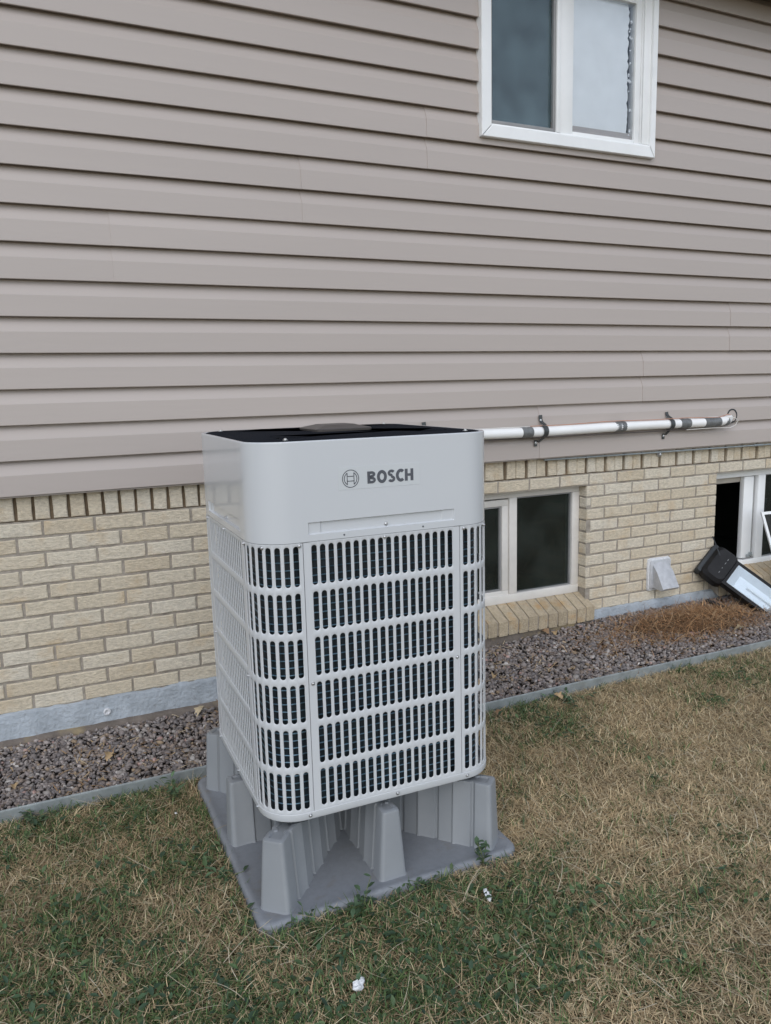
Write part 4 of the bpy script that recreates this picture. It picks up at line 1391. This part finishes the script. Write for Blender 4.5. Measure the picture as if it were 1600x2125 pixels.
# taller green tufts, thickest along the edging and round the stand
tx, ty = scatter(420, 60, g)
near = np.exp(-(ty-EDGE_Y)**2/.05**2) + .8*(in_pad(tx, ty, -.05) & ~in_pad(tx, ty, -.004))
kt = g.random(len(tx)) < np.clip(greenness(tx, ty)*.20 + near*.28, 0, .7)
tx, ty = tx[kt], ty[kt]
nb = 26
x = np.repeat(tx, nb) + g.normal(0, .012, len(tx)*nb); y = np.repeat(ty, nb) + g.normal(0, .012, len(tx)*nb)
k = (y < EDGE_Y-.004) & ~in_pad(x, y, -.002); x, y = x[k], y[k]; n = len(x)
cg = grn_pal[g.choice(5, n, p=[.30,.26,.22,.15,.07])]*np.exp(g.normal(0,.18,n))[:,None]
layers.append(blades(x, y, g.uniform(-.004,.004,n), g.uniform(.028,.070,n), g.uniform(.0022,.0042,n), g.uniform(0,2*np.pi,n), g.uniform(.4,1.35,n), g.uniform(-1.2,-.1,n), cg, g, curl_s=.4))
x, y = scatter(160, 40, g); n = len(x)
layers.append(blades(x, y, g.uniform(.012,.024,n), g.uniform(.08,.15,n), g.uniform(.0015,.0024,n), g.uniform(0,2*np.pi,n), g.uniform(0,.45,n), g.uniform(-.7,.0,n),
                     np.array([(.52,.44,.30),(.45,.36,.22),(.58,.51,.38)])[g.choice(3,n)], g, seg=5, curl_s=.7))
base = 0; VV = []; TT = []; CC = []
for V, T, C in layers:
    VV.append(V); TT.append(T+base); CC.append(C); base += len(V)
me = np_tri_mesh('grass', np.concatenate(VV), np.concatenate(TT), np.concatenate(CC), M['grass'])
print('grass tris', len(me.polygons))
tag(link('grass', me), 'dry straw-coloured lawn grass with patches of green blades', 'grass', kind='stuff')

# ---- broad-leaved weeds in the lawn
def leaves(x, y, z, size, heading, tilt, colr, g, aspect=.5):
    n = len(x)
    out = np.array([(0,0,0),(.28,.42,.05),(.62,.46,.07),(1.0,0,.0),(.62,-.46,.07),(.28,-.42,.05),(.5,0,-.02)])
    tri = np.array([(0,6,1),(1,6,2),(2,6,3),(3,6,4),(4,6,5),(5,6,0)])
    V = np.repeat(out[None], n, 0).copy()
    V[:,:,1] *= (aspect*g.uniform(.75,1.25,n))[:,None]; V *= size[:,None,None]
    V[:,:,2] -= (V[:,:,0]**2/size[:,None])*g.uniform(-.1,.5,n)[:,None]
    ct, st_ = np.cos(tilt)[:,None], np.sin(tilt)[:,None]
    X = V[:,:,0]*ct - V[:,:,2]*st_; Z = V[:,:,0]*st_ + V[:,:,2]*ct
    ch, sh = np.cos(heading)[:,None], np.sin(heading)[:,None]
    P = np.stack([X*ch - V[:,:,1]*sh + x[:,None], X*sh + V[:,:,1]*ch + y[:,None], Z + z[:,None]], 2)
    T = (tri[None] + (np.arange(n)*7)[:,None,None]).reshape(-1,3)
    return P.reshape(-1,3), T, np.repeat(colr, 7, 0)
m = 30000
x = g.uniform(-1.5, 3.6, m); y = g.uniform(-2.9, EDGE_Y-.01, m)
gr = greenness(x, y)
k = (g.random(m) < np.clip((gr-.25)*1.6, 0, 1)) & ~in_pad(x, y, -.004)
x, y = x[k], y[k]; n = len(x)
lc = np.array([(.052,.092,.046), (.074,.120,.050), (.042,.075,.042), (.095,.140,.062)])[g.choice(4, n)]*np.exp(g.normal(0,.18,n))[:,None]
V, T, C = leaves(x, y, g.uniform(.008,.034,n), g.uniform(.010,.030,n), g.uniform(0,2*np.pi,n), g.uniform(-.3,.8,n), lc, g)
me = np_tri_mesh('ground_weeds', V, T, C, M['leaf'])
tag(link('ground_weeds', me), 'low dark green broad-leaved weeds spread through the lawn', 'weeds', kind='stuff')

# ---- taller weeds one can pick out
def weed(x, y, h, nstem, spread, label, seed, leaf=.028):
    g2 = np.random.default_rng(seed)
    root = empty('weed_plant', (x, y, 0))
    tag(root, label, 'weed', 'weeds growing in the lawn')
    b = MB(); LV = []; LT = []; LC = []; base = 0
    for s in range(nstem):
        a = g2.uniform(0, 2*np.pi); hh = h*g2.uniform(.6, 1.0); sp = spread*g2.uniform(.4,1)
        pts = [(sp*t*t*math.cos(a), sp*t*t*math.sin(a), hh*t*(1-.15*t)) for t in (0,.25,.5,.75,1)]
        b.tube(pts, [.0018,.0016,.0014,.0012,.0008], 5)
        nl = int(4 + 4*g2.random())
        for i in range(nl):
            t = .2 + .8*i/(nl-1); p = (sp*t*t*math.cos(a), sp*t*t*math.sin(a), hh*t*(1-.15*t))
            V_, T_, C_ = leaves(np.array([p[0]]), np.array([p[1]]), np.array([p[2]]), np.array([leaf*g2.uniform(.7,1.2)]),
                                np.array([g2.uniform(0,2*np.pi)]), np.array([g2.uniform(.0,.9)]), np.array([(.07,.115,.06)])*math.exp(g2.normal(0,.2)), g2, .45)
            LV.append(V_); LT.append(T_+base); LC.append(C_); base += len(V_)
    b.build('stem', surf('weed_stem', (.12,.15,.06), rough=.6), root)
    me = np_tri_mesh('leaves', np.concatenate(LV), np.concatenate(LT), np.concatenate(LC), M['leaf'])
    link('leaves', me, root)
weed(.655, -1.575, .115, 4, .05, 'upright leafy weed at the right front corner of the plastic stand', 1)
weed(.245, -1.60, .095, 5, .06, 'leafy weed against the front edge of the stand, left of its middle leg', 2)
weed(.075, -1.585, .060, 4, .05, 'small weed beside the front left corner of the stand', 3, .022)
weed(-.075, -1.285, .050, 5, .06, 'low weed by the left edge of the stand', 4)
weed(-.135, -.735, .085, 6, .07, 'green weed growing against the steel edging left of the stand', 5)
weed(-.60, -.675, .06, 7, .09, 'low green weed against the steel edging at the far left', 9)
weed(1.66, -.690, .05, 9, .14, 'spreading green grass tuft by the edging right of the heat pump', 10, .03)
weed(.455, -1.585, .050, 4, .05, 'small weed in front of the middle leg of the stand', 6, .022)
weed(2.10, -.02, .055, 5, .05, 'tiny green sprout in the gravel below the end of the brick sill', 8, .022)

# ------------------------------------------------------------------ pine straw heap and litter on the gravel
g = np.random.default_rng(12)
def mound(x, y): return .055*np.exp(-(((x-2.98)/.34)**2 + ((y+.27)/.16)**2)) + .03*np.exp(-(((x-2.62)/.25)**2 + ((y+.2)/.12)**2))
n = 4200
x = np.concatenate([g.normal(2.98,.24,int(n*.70)), g.normal(2.55,.30,n-int(n*.70))]); y = g.normal(-.27,.10,n)
k = (y > EDGE_Y+.03) & (y < -.01); x, y = x[k], y[k]; n = len(x)
z = np.array([bed_z(a, b_) for a, b_ in zip(x, y)]) + mound(x, y)*g.uniform(.3,1.15,n) + .012
pp = np.array([(.40,.225,.11), (.46,.275,.14), (.28,.15,.075), (.52,.36,.21), (.17,.095,.05)])
V, T, C = blades(x, y, z, g.uniform(.06,.15,n), g.uniform(.0016,.0032,n), g.uniform(0,2*np.pi,n), g.normal(0,.28,n), g.uniform(-.5,.3,n), pp[g.choice(5,n)]*np.exp(g.normal(0,.2,n))[:,None], g, seg=2)
me = np_tri_mesh('pine_straw', V, T, C, M['straw'])
tag(link('pine_straw', me), 'heap of brown pine straw on the gravel beside the work light', 'pine straw', kind='stuff')
b = MB()
vs = []; fs = []
for i in range(31):
    for j in range(17):
        xx = 2.2 + 1.4*i/30; yy = -.60 + .56*j/16
        vs.append((xx, yy, bed_z(xx,yy) + float(mound(np.array([xx]),np.array([yy]))[0]) - .016))
for i in range(30):
    for j in range(16):
        a = i*17+j; fs.append((a, a+17, a+18, a+1))
b.add(vs, fs)
tag(b.build('mulch_mound', surf('mulch', (.07,.05,.035), rough=1, var=.4, scale=50, bump=.8, bscale=120), smooth=180), kind='structure')
n = 2600     # loose straw and wood chips over the gravel
x = g.uniform(-1.2, 3.6, n); y = g.uniform(EDGE_Y+.02, -.01, n)
cl = fbm(x, y, 3.5, 88)
k = (g.random(n) < np.clip((cl-.42)*3, .08, 1)); x, y = x[k], y[k]; n = len(x)
z = np.array([bed_z(a, b_) for a, b_ in zip(x, y)]) + .020
cp = np.array([(.45,.33,.19), (.36,.24,.13), (.52,.42,.28), (.28,.18,.10)])
V, T, C = blades(x, y, z, g.uniform(.015,.06,n), g.uniform(.0015,.007,n), g.uniform(0,2*np.pi,n), g.normal(.05,.2,n), g.uniform(-.5,.2,n), cp[g.choice(4,n)], g, seg=2)
me = np_tri_mesh('straw_litter', V, T, C, M['straw'])
tag(link('straw_litter', me), 'bits of straw and wood chips strewn over the gravel', 'litter', kind='stuff')

# dry curled leaves
leaf_mats = [surf('dry_leaf_tan', (.42,.30,.165), rough=.7, var=.2, scale=60), surf('dry_leaf_brown', (.27,.17,.095), rough=.7, var=.2, scale=60), surf('dry_leaf_pale', (.50,.41,.27), rough=.7, var=.2, scale=60)]
rr = random.Random(5)
def dry_leaf(x, y, z, s, label, mi):
    b = MB()
    n = 7; rows = []
    cu = rr.uniform(.3,.9)
    for j in (-1,-.5,0,.5,1):
        row = []
        for i in range(n):
            t = i/(n-1)
            w = abs(math.sin(math.pi*t))**.8*.30*(1+.35*math.sin(t*19+j*2))+.01
            row.append((s*(t-.5), s*j*w, s*(cu*.5*(j*w)**2*6 + .18*math.sin(math.pi*t)*rr.uniform(.7,1.2))))
        rows.append(row)
    b.loft(rows, cap0=False, cap1=False, closed=False)
    o = b.build('dry_leaf', leaf_mats[mi], None, smooth=60)
    o.location = (x, y, z); o.rotation_euler = (rr.uniform(-.5,.5), rr.uniform(-.4,.4), rr.uniform(0, 6.3))
    tag(o, label, 'leaf', 'dry leaves on the gravel')
for (px_, py_, s, lab, mi) in (
    (-.32,-.33,.05,'tan dry leaf on the gravel in the middle of the left bed',0), (-.66,-.42,.04,'small dry leaf on the gravel at the far left of the bed',0),
    (.10,-.06,.07,'pale dry leaf on the gravel by the foundation beside the heat pump',2), (.20,-.03,.06,'brown dry leaf touching the foundation beside the heat pump',1),
    (.19,-.16,.06,'brown curled leaf on the gravel beside the heat pump',1), (-.36,-.53,.035,'tan leaf close to the steel edging in the left bed',0),
    (1.30,-.36,.07,'pale dry leaf on the gravel just right of the heat pump',2), (1.38,-.40,.06,'tan dry leaf on the gravel right of the heat pump',0),
    (1.36,-.30,.05,'pale curled leaf farther back on the gravel right of the heat pump',2), (1.47,-.36,.05,'tan leaf between gravel stones right of the heat pump',0),
    (2.02,-.03,.06,'brown leaf in the gravel below the brick sill',1), (2.06,-.07,.05,'tan leaf in the gravel below the brick sill',0),
    (3.03,-.46,.07,'pale leaf on the pine straw near the steel edging',2), (1.62,-.675,.05,'tan dry leaf in the grass against the steel edging',0),
    (1.28,-.70,.045,'brown dry leaf in the grass by the edging right of the heat pump',1)):
    zz = (bed_z(px_, py_)+.022) if py_ > EDGE_Y else .03
    dry_leaf(px_, py_, zz, s, lab, mi)

# paper scraps on the lawn
def scrap(x, y, s, label, seed):
    r2 = random.Random(seed); b = MB()
    m = 13
    rad = [s*r2.uniform(.55,1.05)*(1.25 if k % 6 in (0,1) else .85) for k in range(m)]
    ringf = lambda f, zf: [(rad[k]*f*math.cos(2*math.pi*k/m), rad[k]*f*.72*math.sin(2*math.pi*k/m), s*zf*r2.uniform(.3,1.2)) for k in range(m)]
    b.loft([ringf(1,.05), ringf(.98,.18), ringf(.62,.42), ringf(.28,.34)])
    o = b.build('paper_scrap', M['paper'], None, recalc=True)
    o.location = (x, y, .022); o.rotation_euler = (r2.uniform(.5,.8), r2.uniform(-.3,.3), r2.uniform(.6,1.4))
    tag(o, label, 'paper scrap')
scrap(.580, -1.715, .023, 'crumpled white paper scrap on the grass right of the stand', 1)
scrap(.122, -1.858, .027, 'crumpled white paper scrap at the bottom front of the lawn', 2)
scrap(-.147, -.862, .009, 'tiny white paper scrap on the grass near the left edging', 3)
